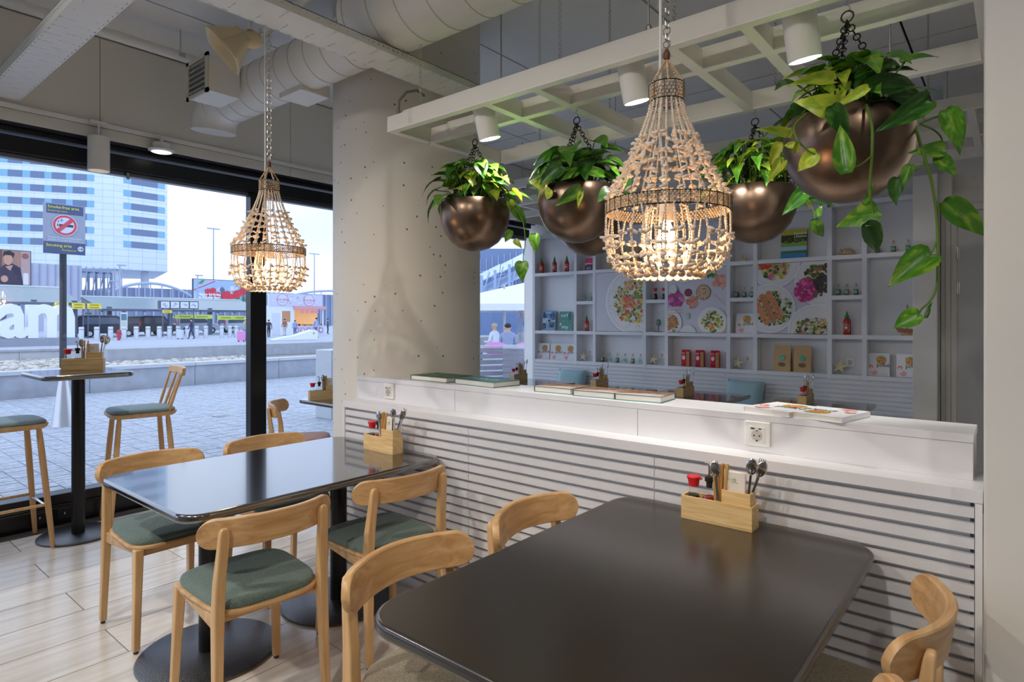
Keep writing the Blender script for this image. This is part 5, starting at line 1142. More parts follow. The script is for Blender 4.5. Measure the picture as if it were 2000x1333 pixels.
# ================================================================ outside: paving, planters, plaza
GZ = -.15
M_stone = mat('grey_stone', srgb(176, 182, 192), .7, vary=.14, vscale=5, bump=.3, bscale=30); M_stone2 = mat('pale_stone', srgb(206, 210, 216), .7, vary=.08, vscale=4)
struct(MB().box((-330, -160, -.6), (-19.4, 330, GZ)).build('plaza_ground', mat('plaza_paving', srgb(176, 184, 198), .6, vary=.06, vscale=.4)))
M_brick = wood('paving_brick', srgb(190, 196, 206), srgb(150, 158, 170), (6, 6, 6), .55, 3.)
pv = MB().box((-19.4, -30, -.6), (X_WIN-.17, 60, -.035)).build('terrace_paving', mat('paving_bed', srgb(104, 110, 122), .8)); struct(pv)
bmsh = MB().box((-.0465, -.0965, -.035), (.0465, .0965, 0)).mesh('paving_brick'); bmsh.materials.append(M_brick)
cells = []
for i in range(86):
    for j in range(-4, 75):
        x = X_WIN-.23-i*.1; y = .1+j*.2
        if x < -13.98: continue
        q = Vector((x, y, 0)).dot(RT)/max(.1, Vector((x, y, 0)).dot(FW)); sxp = CX+F*q
        if -60 < sxp < 1100: cells.append(((x*x+y*y)*(1 if sxp < 660 else 3), x, y))
cells.sort(); rb = random.Random(2)
for d, x, y in cells[:300]:
    o = bpy.data.objects.new('paving_brick', bmsh); COL.objects.link(o); o.parent = pv; o.location = (x, y, -.02+rb.uniform(-.002, .002))
m = MB()
for d, x, y in cells[300:]: m.box((x-.0465, y-.0965, -.05), (x+.0465, y+.0965, -.02+rb.uniform(-.002, .002)))
m.build('paving_bricks', M_brick, pv)['kind'] = 'stuff'
MB().box((-14, 15.1, -.04), (X_WIN-.2, 40, -.021)).build('paving_sheet', M_brick, pv)
g = thing('drain_grate', 'small slotted drain grate set in the paving outside', 'drain', tuple(onz(432, 813, -.018)))
for k in range(7): MB().box((-.09+k*.025, -.1, -.002), (-.075+k*.025, .1, .006)).build('bar', M_steel, g)

pw = thing('planter_wall', 'low grey stone planter wall with pale coping outside the window', 'wall', (-14.22, 8, 0)); y = -6.
while y < 26:
    MB().box((-.12, y+.004-8, -.05), (.15, y+1.996-8, .40)).build('stone_slab', M_stone, pw, bev=.006); MB().box((-.16, y+.004-8, .40), (.19, y+1.996-8, .475)).build('coping_slab', M_stone2, pw, bev=.008); y += 2.
gb = MB().box((-19.4, -6, -.05), (-14.36, 26, .36)).build('planter_bed', mat('gravel_bed', srgb(150, 146, 140), .9)); struct(gb)
m = MB()
for k in range(2600):
    x = rb.uniform(-19.3, -14.45); yy = rb.uniform(2.0, 8.5)
    if (yy > 5.1 and -18.7 < x < -16.9) or (abs(x+15) < .12 and 3 < yy < 4.5): continue
    s = rb.uniform(.03, .075); m.ball((x, yy, .36+s*.3), s, 5, 3, rb.uniform(.8, 1.4), 1, .6, Matrix.Rotation(rb.uniform(0, 3), 4, 'Z'))
gv = m.build('gravel', mat('pale_gravel', srgb(214, 208, 198), .85, vary=.35, vscale=3)); tag(gv, 'pale loose gravel filling the planter outside', 'gravel', kind='stuff')
bw = thing('planter_wall', 'pale rear wall of the gravel planter outside', 'wall', (-19.6, 8, 0))
for k in range(12): MB().box((-.15, -16+k*3.+.004, -.1), (.15, -13+k*3.-.004, .60)).build('stone_slab', M_stone2, bw, bev=.006); MB().box((-.2, -16+k*3., .60), (.2, -13+k*3., .66)).build('coping_slab', M_stone, bw, bev=.006)
MB().box((-18.6, 5.2, .36), (-17., 25, .70)).build('basin_block', M_stone, None, bev=.01); tag(bpy.data.objects['basin_block'], 'long dark grey stone basin block lying in the gravel planter', 'stone block')
# cone post and grey cabinet
p = onz(124, 832, -.02); t = thing('metal_cone', 'shiny metal cone post standing on the paving outside', 'post', tuple(p)); m = MB(); m.lathe([(.145, 0), (.14, .02), (.055, .60), (.05, .63), (.02, .64)], 32); m.build('cone', mat('brushed_steel', (.72, .73, .75), .35, .7), t, smooth=50)
t = thing('service_cabinet', 'pale grey service cabinet on the paving beside the column view', 'cabinet', (-7.75, 5.35, -.02)); MB().box((-.2, -.25, 0), (.2, .45, 1.0)).build('body', mat('cabinet_grey', srgb(206, 210, 214), .45, .2), t, bev=.01); m = MB(); m.box((.2, -.2, .04), (.206, .40, .96)); m.build('door', mat('cabinet_door', srgb(196, 200, 206), .45), t, bev=.003); m = MB(); m.box((.206, -.16, .5), (.212, -.12, .56)); m.build('lock', M_black, t)

# smoking sign
def facing_x(name, label, cat, X, px, py_or_z, zmode=True, group=None):
    y = onx(px, 600, X).y; return thing(name, label, cat, (X, y, py_or_z), PI/2, group)
def Yx(px, X): return onx(px, 600, X).y
def Zx(px, py, X): return onx(px, py, X).z
XS = -15.0; s = facing_x('sign_post', 'grey smoke-free area sign on a dark pole outside the window', 'sign', XS, 124, .36)
y0, y1 = Yx(83, XS)-s.location.y, Yx(165, XS)-s.location.y; za, zb = Zx(124, 497, XS)-.36, Zx(124, 400, XS)-.36
m = MB(); m.tube([(0, .03, 0), (0, .03, zb-.2)], .062, 20); m.build('pole', mat('dark_pole', srgb(58, 62, 74), .4, .3), s, smooth=40)
m = MB(); m.box((y0, -.05, za), (y1, -.02, zb)); m.build('sign_board', mat('sign_grey', srgb(150, 158, 178), .4), s, bev=.005)
p = Print(); p.step = .0012; W, H = y1-y0, zb-za; c = srgb(78, 92, 130); p.rect(0, 0, W, H, srgb(158, 166, 186)); p.rect(W*.07, H*.80, W*.95, H*.985, c); p.rect(0, 0, W, H*.24, c); p.rect(0, H*.24, W, H*.245, srgb(230, 234, 240))
Yel = srgb(232, 226, 60); p.text('Smoke-free area', W*.10, H*.905, W*.112, Yel, bold=.012); p.text('Rookvrije zone', W*.10, H*.835, W*.075, Yel); p.text('Smoking area', W*.06, H*.14, W*.112, Yel, bold=.012); p.text('Rookzone', W*.43, H*.06, W*.085, Yel)
p.disc(W*.88, H*.12, W*.075, srgb(235, 238, 242)); p.disc(W*.88, H*.12, W*.064, srgb(70, 80, 110)); p.disc(W*.88, H*.12, W*.058, srgb(225, 230, 238)); p.rect(W*.835, H*.115, W*.91, H*.128, srgb(40, 44, 60)); p.poly([(W*.90, H*.15), (W*.93, H*.1215), (W*.90, H*.093)], srgb(40, 44, 60))
p.disc(W*.5, H*.575, W*.30, srgb(232, 236, 244), 40); p.disc(W*.5, H*.575, W*.285, srgb(222, 70, 92), 40); p.disc(W*.5, H*.575, W*.225, srgb(214, 222, 240), 40); p.rect(W*.36, H*.545, W*.70, H*.595, srgb(52, 58, 80)); p.rect(W*.31, H*.545, W*.345, H*.595, srgb(110, 114, 130))
for a, b in (((.335, .62), (.35, .66)), ((.35, .66), (.40, .67)), ((.40, .67), (.43, .70)), ((.34, .64), (.40, .64)), ((.40, .64), (.455, .68))): p.poly([(W*a[0]-.006, H*a[1]), (W*a[0]+.006, H*a[1]), (W*b[0]+.006, H*b[1]), (W*b[0]-.006, H*b[1])], srgb(60, 66, 88))
q = W*.225*.72; p.poly([(W*.5-q-.03, H*.575-q+.02), (W*.5-q+.02, H*.575-q-.03), (W*.5+q+.03, H*.575+q-.02), (W*.5+q-.02, H*.575+q+.03)], srgb(222, 70, 92))
p.text('Thanks for not smoking here!', W*.10, H*.305, W*.066, srgb(236, 240, 246)); p.text('Bedankt dat je hier niet rookt!', W*.10, H*.262, W*.06, srgb(236, 240, 246)); p.build('sign_print', s, loc=(y0, -.051, za))

# ---------------------------------------------------------------- big white letters
M_letter = mat('letter_white', srgb(240, 244, 250), .4)
for ch, xa, xb, lab in (('a', -6, 52, 'giant white letter a standing on a plinth in the plaza'), ('m', 52, 143, 'giant white letter m standing on a plinth in the plaza')):
    X = -45.; ya, yb = Yx(xa, X), Yx(xb, X); zb_ = .32; vs, fs = text_polys(ch, 1., 'LEFT', .03, 0., .16)
    lx = [v[0] for v in vs]; lz = [v[1] for v in vs]; W = yb-ya; H = 2.02
    o = MB().add([((v[0]-min(lx))/(max(lx)-min(lx))*W, -v[2]*2.2, (v[1]-min(lz))/(max(lz)-min(lz))*H) for v in vs], fs).build('plaza_letter', M_letter); o.location = (X, ya, zb_); o.rotation_euler = (0, 0, PI/2); tag(o, lab, 'letter')
X = -45.; o = MB().box((-.6, 0, GZ), (.5, Yx(150, X)-Yx(-40, X), .3)).build('letter_plinth', mat('plinth_grey', srgb(150, 156, 168), .6)); o.location = (X, Yx(-40, X), 0); tag(o, 'long low grey plinth under the giant white letters', 'plinth')

# ---------------------------------------------------------------- hotel tower
mt_, tt, bb = nmat('tower_cladding'); bt = tt.nodes.new('ShaderNodeTexBrick'); tcn = tt.nodes.new('ShaderNodeTexCoord'); bt.offset = 0; bt.inputs['Scale'].default_value = 1.; bt.inputs['Brick Width'].default_value = 2.9; bt.inputs['Row Height'].default_value = 1.43; bt.inputs['Mortar Size'].default_value = .035
for k_, c_ in (('Color1', srgb(232, 242, 252)), ('Color2', srgb(224, 236, 250)), ('Mortar', srgb(170, 188, 212))): bt.inputs[k_].default_value = (*c_, 1)
tt.links.new(tcn.outputs['Generated'], bt.inputs['Vector']); sp_ = tt.nodes.new('ShaderNodeSeparateXYZ'); cb_ = tt.nodes.new('ShaderNodeCombineXYZ'); ge = tt.nodes.new('ShaderNodeMath'); ge.operation = 'ADD'
tt.links.new(tcn.outputs['Object'], sp_.inputs[0]); tt.links.new(sp_.outputs[0], ge.inputs[0]); tt.links.new(sp_.outputs[1], ge.inputs[1]); tt.links.new(ge.outputs[0], cb_.inputs[0]); tt.links.new(sp_.outputs[2], cb_.inputs[1]); tt.links.new(cb_.outputs[0], bt.inputs['Vector']); tt.links.new(bt.outputs['Color'], bb.inputs['Base Color']); bb.inputs['Roughness'].default_value = .5
C0 = at(222, 624.5, 135.); DA = Vector((.537, .843, 0)); DB = Vector((0, 1, 0)); NA = Vector((.843, -.537, 0)); NB = Vector((1, 0, 0)); Z0, ZT_ = 12.6, 46.
tw = thing('hotel_tower', 'tall white tower block with blue window bands beyond the plaza', 'building', (C0.x, C0.y, GZ)); o0 = Vector((C0.x, C0.y, GZ))
def sA(px):
    d = ray(px, 624.5); k = d.x/d.y; return -((C0.x-k*C0.y)/(DA.x-k*DA.y))          # distance from the corner, negative = nearer end
def sB(px):
    d = ray(px, 624.5); return C0.x*d.y/d.x-C0.y
A0 = C0+DA*(-36.); B1 = C0+DB*sB(327)
poly = [A0, C0, B1, B1+Vector((-30, 8, 0)), A0+Vector((-34, 16, 0))]; m = MB(); n = len(poly)
vs = [Vector((p_.x, p_.y, z))-o0 for z in (Z0, ZT_) for p_ in poly]; m.add(vs, [tuple(range(n-1, -1, -1)), tuple(range(n, 2*n))]+[(i, (i+1) % n, n+(i+1) % n, n+i) for i in range(n)]); m.build('tower_wall', mt_, tw)
M_wd = mat('tower_glass_dark', srgb(116, 134, 166), .15); M_wt = mat('tower_glass_teal', srgb(140, 190, 216), .15)
def pane(D, N, s0, s1, z, mm):
    a = C0+D*s0+N*.05-o0; b = C0+D*s1+N*.05-o0; m = MB(); q = N*.12
    m.add([a-q+UP*(z-.72), b-q+UP*(z-.72), b-q+UP*(z+.72), a-q+UP*(z+.72), a+UP*(z-.72), b+UP*(z-.72), b+UP*(z+.72), a+UP*(z+.72)], [(4, 5, 6, 7), (0, 1, 5, 4), (1, 2, 6, 5), (2, 3, 7, 6), (3, 0, 4, 7)]); m.build('window_pane', mm, tw)
for k in range(-5, 5):
    z = 31.0+k*2.86
    for i, (a, b) in enumerate(((-30, 0), (0, 15), (15, 44), (44, 59), (59, 87), (87, 101), (101, 129), (129, 142), (142, 170), (170, 184))): pane(DA, NA, sA(a), sA(b), z, M_wt if i % 2 else M_wd)
    for a, b, q in ((241, 256, M_wt), (256, 282, M_wd), (282, 308, M_wd), (308, 322, M_wt)): pane(DB, NB, sB(a), sB(b), z+.2, q)
for px, t_ in ((226, 137), (283, 143)):
    p_ = at(px, 624.5, t_)-o0; m = MB(); m.tube([(p_.x, p_.y, 0), (p_.x, p_.y, Z0)], .85, 20); m.build('tower_pillar', mat('pillar_grey', srgb(206, 212, 222), .6), tw, smooth=40)

# terminal block with ribbed cladding left of the tower
X = -105.; tb = facing_x('terminal_building', 'low terminal block with pale lilac ribbed cladding below the tower', 'building', X, 60, GZ); yb0 = tb.location.y
MB().box((-12, .5, 0), (Yx(162, X)-yb0, 12, Zx(110, 516, X)-GZ)).build('block', mat('cladding_lilac', srgb(186, 192, 212), .5), tb)
for k in range(26): x = -11.8+k*.92; MB().box((x, .35, 3.5), (x+.12, .55, Zx(110, 517, X)-GZ)).build('rib', mat('cladding_rib', srgb(160, 168, 190), .5), tb)
m = MB(); ya_, yz_ = Yx(162, X)-yb0, Yx(222, X)-yb0
for k in range(5):
    x = ya_+(yz_-ya_)*k/4; m.bar((x, 1, 0), (x, 1, Zx(190, 532, X)-GZ), .25, .25)
    if k < 4: x2 = ya_+(yz_-ya_)*(k+1)/4; m.bar((x, 1, 3), (x2, 1, Zx(190, 532, X)-GZ), .12, .12); m.bar((x, 1, Zx(190, 532, X)-GZ), (x2, 1, Zx(190, 532, X)-GZ), .25, .25); m.bar((x, 1, 4), (x2, 1, 4), .2, .2)
m.build('steel_frame', mat('blue_steel', srgb(126, 140, 170), .5), tb); MB().box((ya_, 2, 0), (yz_, 6, 6)).build('rear_hall', mat('hall_grey', srgb(196, 204, 220), .5), tb)

# billboards
def billboard(label, X, pxa, pxb, pya, pyb, draw, legs=True):
    t = facing_x('billboard', label, 'billboard', X, pxa, GZ); W = Yx(pxb, X)-Yx(pxa, X); pm_ = (pxa+pxb)/2; z0_ = Zx(pm_, pyb, X)-GZ; z1_ = Zx(pm_, pya, X)-GZ
    MB().box((-.1, 0, z0_-.1), (W+.1, .4, z1_+.1)).build('panel', mat('billboard_edge', srgb(90, 96, 110), .5), t)
    if legs:
        for u in (.2, .8): m = MB(); m.bar((W*u, .3, 0), (W*u, .3, z0_), .3, .3); m.build('leg', mat('blue_steel', (1, 1, 1)), t)
    p = Print(); p.step = .006; draw(p, W, z1_-z0_, random.Random(6)); p.build('printed_sheet', t, loc=(0, -.01, z0_)); return t
def portrait(p, W, H, r):
    p.rect(0, 0, W, H, srgb(170, 130, 116)); p.rect(0, 0, W*.22, H, srgb(110, 80, 76)); p.rect(W*.74, 0, W, H, srgb(190, 160, 156)); p.rect(W*.80, 0, W*.95, H*.35, srgb(226, 226, 230)); p.disc(W*.86, H*.86, W*.10, srgb(150, 96, 90))
    p.poly([(W*.08, 0), (W*.12, H*.42), (W*.28, H*.58), (W*.5, H*.62), (W*.72, H*.5), (W*.80, 0)], srgb(52, 50, 76)); p.poly([(W*.30, H*.52), (W*.44, H*.40), (W*.52, H*.58)], srgb(200, 150, 130)); p.disc(W*.38, H*.74, W*.13, srgb(206, 156, 134), 20, H*.17); p.poly([(W*.24, H*.80), (W*.26, H*.96), (W*.42, H*1.0), (W*.56, H*.92), (W*.52, H*.78), (W*.46, H*.86), (W*.30, H*.86)], srgb(44, 36, 44)); p.disc(W*.28, H*.16, W*.10, srgb(206, 156, 134), 14, H*.10)
def tulips(p, W, H, r):
    p.rect(0, 0, W, H, srgb(186, 206, 236)); p.rect(0, H*.5, W, H, srgb(170, 194, 230)); p.blobs(W*.55, H*.55, W*.3, H*.2, 20, W*.06, [srgb(206, 218, 240)], r, (0, 0, W, H)); p.poly([(W*.62, 0), (W, H*.32), (W, 0)], srgb(232, 236, 246)); p.poly([(0, H*.62), (W*.35, H*.98), (W*.43, H*.98), (0, H*.55)], srgb(232, 220, 230)); p.poly([(0, H*.60), (W*.36, H*.96), (W*.40, H*.96), (0, H*.56)], srgb(170, 50, 90)); p.poly([(W*.08, H*.84), (W*.14, H*.98), (W*.2, H*.98), (W*.14, H*.82)], srgb(80, 160, 90))
    p.rect(W*.49, H*.1, W*.53, H*.6, srgb(110, 116, 150)); p.disc(W*.51, H*.62, W*.045, srgb(100, 106, 140)); p.rect(W*.502, H*.64, W*.516, H*.76, srgb(110, 116, 150))
    for x, z in ((.25, .46), (.34, .50), (.43, .34), (.55, .34), (.60, .40), (.67, .28), (.76, .42), (.81, .46), (.90, .56), (.96, .60)):
        p.poly([(W*x-.25, H*.0 if x < .8 else H*.15), (W*x, H*z), (W*x+.3, H*.05 if x < .8 else H*.2)], srgb(70, 120, 90)); p.poly([(W*x-.42, H*z), (W*x+.42, H*z), (W*x+.5, H*(z+.17)), (W*x, H*(z+.11)), (W*x-.5, H*(z+.17))], srgb(206, 48, 66)); p.disc(W*x, H*(z+.03), .42, srgb(220, 60, 76), 12, .7)
    for k, tx in enumerate(('Happy birthday', 'to Amsterdam', '750 years and', 'still blooming')): p.text(tx, W*.06, H*(.38-.115*k), H*.145, srgb(252, 252, 254), bold=.03)
billboard('billboard with a smiling person in a dark jacket beside the tower', -95., -12, 59, 490, 556, portrait); billboard('blue billboard with red tulips and birthday lettering beyond the taxi shelter', -100., 378, 484, 548, 597, tulips)

# arched hall behind
X = -135.; ah = facing_x('arched_hall', 'long blue-grey hall with arched roof trusses behind the plaza', 'building', X, 236, GZ); ab = ah.location.y
def AX(px): return Yx(px, X)-ab
M_hall = mat('hall_blue', srgb(136, 150, 182), .4); M_truss = mat('truss_grey', srgb(176, 188, 210), .5)
MB().box((AX(236), 3, 0), (AX(700), 14, Zx(400, 566, X)-GZ)).build('hall_body', M_hall, ah)
for k in range(34): x = AX(238)+k*(AX(700)-AX(238))/34; MB().box((x, 2.6, 0), (x+.25, 3.1, Zx(400, 566, X)-GZ)).build('mullion', M_truss, ah)
for a, b in ((205, 385), (385, 545), (545, 760)):
    xa, xb = AX(a), AX(b); zl = Zx(300, 580, X)-GZ; zh = Zx(300, 553, X)-GZ; m = MB(); pts = [(xa+(xb-xa)*k/16, 1.5, zl+(zh-zl)*(1-(2*k/16-1)**2)) for k in range(17)]; m.tube(pts, .28, 8)
    for k in range(2, 15, 2): m.tube([pts[k], (pts[k][0], 1.5, zl)], .12, 6)
    m.build('roof_arch', M_truss, ah)

# ---------------------------------------------------------------- shelters with signs
M_cgl = mat('canopy_glass', srgb(104, 126, 132), .2, alpha=1.); M_cst = mat('canopy_steel', srgb(96, 106, 126), .45)
def shelter(label, X, pxa, pxb, zf, zr, posts, edge=srgb(236, 240, 246)):
    t = facing_x('glass_shelter', label, 'shelter', X, pxa, GZ); W = Yx(pxb, X)-Yx(pxa, X); D = 6.
    m = MB(); m.add([(0, 0, zf), (W, 0, zf), (W, D, zr), (0, D, zr), (0, 0, zf+.08), (W, 0, zf+.08), (W, D, zr+.08), (0, D, zr+.08)], [(0, 1, 2, 3), (4, 5, 6, 7), (0, 1, 5, 4), (1, 2, 6, 5), (2, 3, 7, 6), (3, 0, 4, 7)]); m.build('roof_glass', M_cgl, t)
    for z, y in ((zf, -.05), (zr+.05, D)): m = MB(); m.bar((0, y, z), (W, y, z), .14, .22); m.build('roof_edge', mat('roof_edge_white', edge, .4) if y > 0 else M_cst, t)
    n = int(W/1.6)
    for k in range(n+1): x = W*k/n; m = MB(); m.bar((x, 0, zf-.12), (x, D, zr-.12), .12, .16); m.build('rafter', M_cst, t)
    for k in range(n): x = W*(k+.5)/n; m = MB(); m.bar((x-.45, D*.35, zf+(zr-zf)*.35-.14), (x+.45, D*.35, zf+(zr-zf)*.35-.14), .5, .06); m.build('roof_lamp', mat('roof_lamp_white', srgb(230, 238, 246), .4), t)
    for px in posts: x = Yx(px, X)-Yx(pxa, X); m = MB(); m.bar((x, .6, 0), (x, .6, zf+.3), .34, .34); m.build('post', M_cst, t)
    return t
shelter('glass shelter roof behind the giant white letters', -60., -30, 160, 2.85, 4.35, (10, 70, 150)); shelter('long glass taxi shelter with screens along the plaza', -64., 200, 520, 2.45, 3.75, (218, 337, 415, 500))
def board(label, X, pxa, pxb, pya, pyb, draw, cat='sign', depth=.2):
    t = facing_x('info_board', label, cat, X, pxa, GZ); W = Yx(pxb, X)-Yx(pxa, X); pm_ = (pxa+pxb)/2; z0_ = Zx(pm_, pyb, X)-GZ; z1_ = Zx(pm_, pya, X)-GZ
    MB().box((0, 0, z0_), (W, depth, z1_)).build('panel', M_cst, t); p = Print(); p.step = .003; draw(p, W, z1_-z0_, random.Random(2)); p.build('print', t, loc=(0, -.004, z0_))
    m = MB(); m.bar((W*.1, depth/2, 0), (W*.1, depth/2, z0_), .07, .07); m.bar((W*.9, depth/2, 0), (W*.9, depth/2, z0_), .07, .07); m.build('leg', M_cst, t); return t
def yellow(p, W, H, r):
    p.rect(0, 0, W, H, srgb(236, 216, 60)); p.rect(W*.04, H*.55, W*.10, H*.9, srgb(240, 240, 236)); p.rect(W*.90, H*.1, W*.96, H*.5, srgb(240, 240, 236))
    for k in range(2): p.rect(W*.2, H*(.2+.45*k), W*.8, H*(.3+.45*k), srgb(120, 104, 30))
for a, b, c, d, lab in ((106, 134, 591, 598, 'yellow direction board half behind the dark sign pole'), (140, 166, 592, 604, 'yellow direction board right of the dark sign pole'), (170, 198, 593, 604, 'yellow direction board at the gap between the two shelters'), (317, 336, 606, 612, 'small yellow direction board below the screens')): board(lab, -59., a, b, c, d, yellow)
def scr(p, W, H, r):
    p.rect(0, 0, W, H, srgb(84, 92, 116))
    for k in range(4): x = W*(.03+.245*k); p.rect(x, H*.12, x+W*.21, H*.88, srgb(224, 230, 240)); p.blobs(x+W*.1, H*.5, W*.06, H*.2, 6, W*.03, [srgb(170, 178, 196)], r)
board('row of four pale screens on the taxi shelter edge', -61., 312, 388, 588, 604, scr, 'screen', .5)
def lime(p, W, H, r):
    p.rect(0, 0, W, H, srgb(206, 222, 90))
    for k in range(2): p.rect(W*(.12+.45*k), H*.35, W*(.42+.45*k), H*.6, srgb(140, 156, 70))
board('lime strip sign below the taxi shelter, left of two', -62., 341, 415, 615, 623, lime); board('lime strip sign below the taxi shelter, right of two', -62., 424, 486, 617, 625, lime)
def poster_(p, W, H, r): p.rect(0, 0, W, H, srgb(230, 234, 238)); p.rect(W*.1, H*.55, W*.9, H*.93, srgb(90, 130, 150)); p.rect(W*.1, H*.1, W*.9, H*.5, srgb(200, 210, 190))
board('upright lit poster panel beside the red hydrant', -57., 235, 249, 611, 645, poster_, 'poster'); board('small upright poster panel behind the dark van', -66., 164, 181, 610, 620, poster_, 'poster')

# ---------------------------------------------------------------- vans
M_van = mat('van_dark', srgb(52, 54, 66), .25, .3); M_vglass = mat('van_glass', srgb(86, 98, 116), .1); M_tyre = mat('tyre', (.02, .02, .022), .8); M_rl = mat('tail_red', srgb(220, 50, 70), .3); M_sil = mat('van_silver', srgb(196, 202, 212), .3, .3)
def make_van(label, X, px, paint, rz=PI/2):
    t = thing('van', label, 'van', (X, Yx(px, X), GZ), rz); L, Wd = 4.9, 1.9
    prof = [(0, .35), (.02, 1.0), (.10, 1.82), (.45, 1.95), (3.1, 1.92), (3.95, 1.18), (4.75, .98), (4.9, .6), (4.85, .32)]
    m = MB(); m.prism(prof, 0, Wd, 'y'); m.build('body', paint, t, bev=.06, seg=2)
    for y in (-.012, Wd-.01): m = MB(); m.prism([(.35, 1.15), (.42, 1.75), (3.0, 1.74), (3.6, 1.2)], y, y+.022, 'y'); m.build('side_window', M_vglass, t)
    m = MB(); m.add([(-.012, .2, 1.15), (-.012, Wd-.2, 1.15), (.075, Wd-.25, 1.75), (.075, .25, 1.75)], [(0, 1, 2, 3)]); m.build('rear_window', M_vglass, t)
    for x in (.95, 3.95):
        for y in (.0, Wd-.22): m = MB(); m.tube([(x, y-.01, .33), (x, y+.23, .33)], .33, 20); wh = m.build('wheel', M_tyre, t); m = MB(); m.tube([(x, y-.02, .33), (x, y+.24, .33)], .19, 14); m.build('rim', M_sil, wh)
    for y in (.05, Wd-.25): m = MB(); m.box((-.02, y, .95), (.06, y+.2, 1.4)); m.build('tail_lamp', M_rl, t)
    MB().box((-.05, .1, .35), (.05, Wd-.1, .55)).build('bumper', M_tyre, t); return t
make_van('dark taxi van seen from the rear side behind the giant letters', -62., 150, M_van); make_van('dark taxi van seen from behind under the long shelter', -66., 276, M_van, PI/2+.5); make_van('silver van waiting behind the lime strip signs', -72., 345, M_sil); make_van('silver van waiting behind the row of bollards at the plaza end', -72., 440, M_sil)

# ---------------------------------------------------------------- bollards, hydrant, lamp posts
bo = None; M_bol = mat('bollard_steel', srgb(212, 218, 226), .3, .5)
for px in (159, 189, 216, 242, 266, 289, 311, 331, 348, 366, 384, 402, 433, 449, 461):
    if bo is None:
        bo = thing('bollard', 'steel bollard in the row across the plaza', 'bollard', group='steel bollards across the plaza'); m = MB(); m.lathe([(.17, 0), (.17, .98), (.16, 1.02), (.08, 1.03)], 18); m.build('post', M_bol, bo, smooth=40); m = MB(); m.lathe([(.176, .80), (.176, .86)], 18); m.build('band', mat('band_grey', srgb(150, 156, 166), .5), bo); o = bo
    else: o = copy_tree(bo)
    o.location = (-53., Yx(px, -53.), GZ)
t = facing_x('hydrant', 'small red hydrant among the steel bollards', 'hydrant', -52., 232, GZ); m = MB(); m.lathe([(.12, 0), (.1, .1), (.1, .6), (.13, .64), (.1, .75), (.03, .82)], 12); m.tube([(-.2, 0, .5), (.2, 0, .5)], .06, 8); m.build('body', mat('hydrant_red', srgb(200, 50, 70), .5), t)
M_lp = mat('lamp_post_grey', srgb(170, 182, 204), .5)
def lamppost(label, X, px, ptop, two=True):
    t = facing_x('lamp_post', label, 'street lamp', X, px, GZ); h = Zx(px, ptop, X)-GZ; m = MB(); m.tube([(0, 0, 0), (0, 0, h)], [.16, .08], 10); m.build('pole', M_lp, t)
    m = MB(); m.box((-1.1 if two else -.3, -.15, h-.1), (1.1 if two else .7, .15, h+.06)); m.build('lamp_head', M_lp, t)
lamppost('tall twin-head street lamp left of the small chandelier', -110., 417, 447); lamppost('tall twin-head street lamp above the bakery kiosk', -110., 614, 496); lamppost('short street lamp before the tower pillar', -80., 221, 549, False); lamppost('floodlight mast beside the tower corner', -90., 234, 518, False); lamppost('floodlight mast above the tulip billboard', -90., 386, 538, False)

# white wave bench
X = -42.; t = facing_x('wave_bench', 'long white wedge-shaped bench rising to a rounded end in the plaza', 'bench', X, 530, GZ); W = Yx(617, X)-Yx(530, X); pr = [(0, 0), (0, .12), (W*.25, .28), (W*.5, .40), (W*.7, .62), (W*.88, .78), (W*.97, .74), (W, .55), (W, 0)]
m = MB(); m.prism(pr, -.3, .3, 'y'); m.build('bench_body', M_letter, t, bev=.04); m = MB(); m.prism(circ(W*.9, .52, .09, 16), -.32, -.295, 'y'); m.build('round_plate', mat('plate_beige', srgb(190, 184, 170), .6), t)

# bakery kiosk
X = -57.; t = facing_x('bakery_kiosk', 'white bakery kiosk with pink round signs on its roof board', 'kiosk', X, 524, GZ); kb = t.location.y
def KX(px): return Yx(px, X)-kb
def KZ(py): return Zx(578, py, X)-GZ
MB().box((0, 1.2, 0), (KX(632), 4, KZ(598))).build('rear_body', M_letter, t); MB().box((0, 0, 0), (KX(573), 1.3, KZ(598))).build('side_body', M_letter, t); MB().box((KX(573), 0, 0), (KX(632), 1.3, KZ(637))).build('counter', M_letter, t); MB().box((KX(573), -.3, KZ(604)), (KX(634), 1.3, KZ(598))).build('awning', mat('awning_pink', srgb(226, 170, 180), .5), t)
MB().box((KX(573), 1.19, KZ(637)), (KX(632), 1.2, KZ(604))).build('lit_interior', mat('kiosk_light', srgb(230, 180, 120), .6, emit=srgb(230, 176, 120), estr=.35), t)
for px in (574, 631): MB().box((KX(px)-.06, 0, KZ(637)), (KX(px)+.06, .12, KZ(604))).build('post', M_letter, t)
rk = random.Random(12); m = MB()
for k in range(26): x = KX(rk.uniform(578, 630)); z = KZ(637)+rk.uniform(0, .1); m.box((x, .2, KZ(637)), (x+.12, .3, z+.12))
o = m.build('pastries', mat('pastry', srgb(206, 150, 90), .7, vary=.4, vscale=4), t); o['kind'] = 'stuff'
for px in (584, 594, 604, 612): MB().box((KX(px), -.32, KZ(612)), (KX(px+6.5), -.28, KZ(606))).build('menu_card', mat('menu_pink', srgb(240, 150, 160), .5), t)
MB().box((KX(551), -.02, KZ(629)), (KX(567), .0, KZ(608))).build('window', mat('kiosk_window', srgb(170, 130, 100), .3, emit=srgb(200, 150, 110), estr=.2), t); MB().box((KX(531), -.02, 0), (KX(547), .0, KZ(612))).build('door', mat('kiosk_door', srgb(222, 228, 238), .4), t)
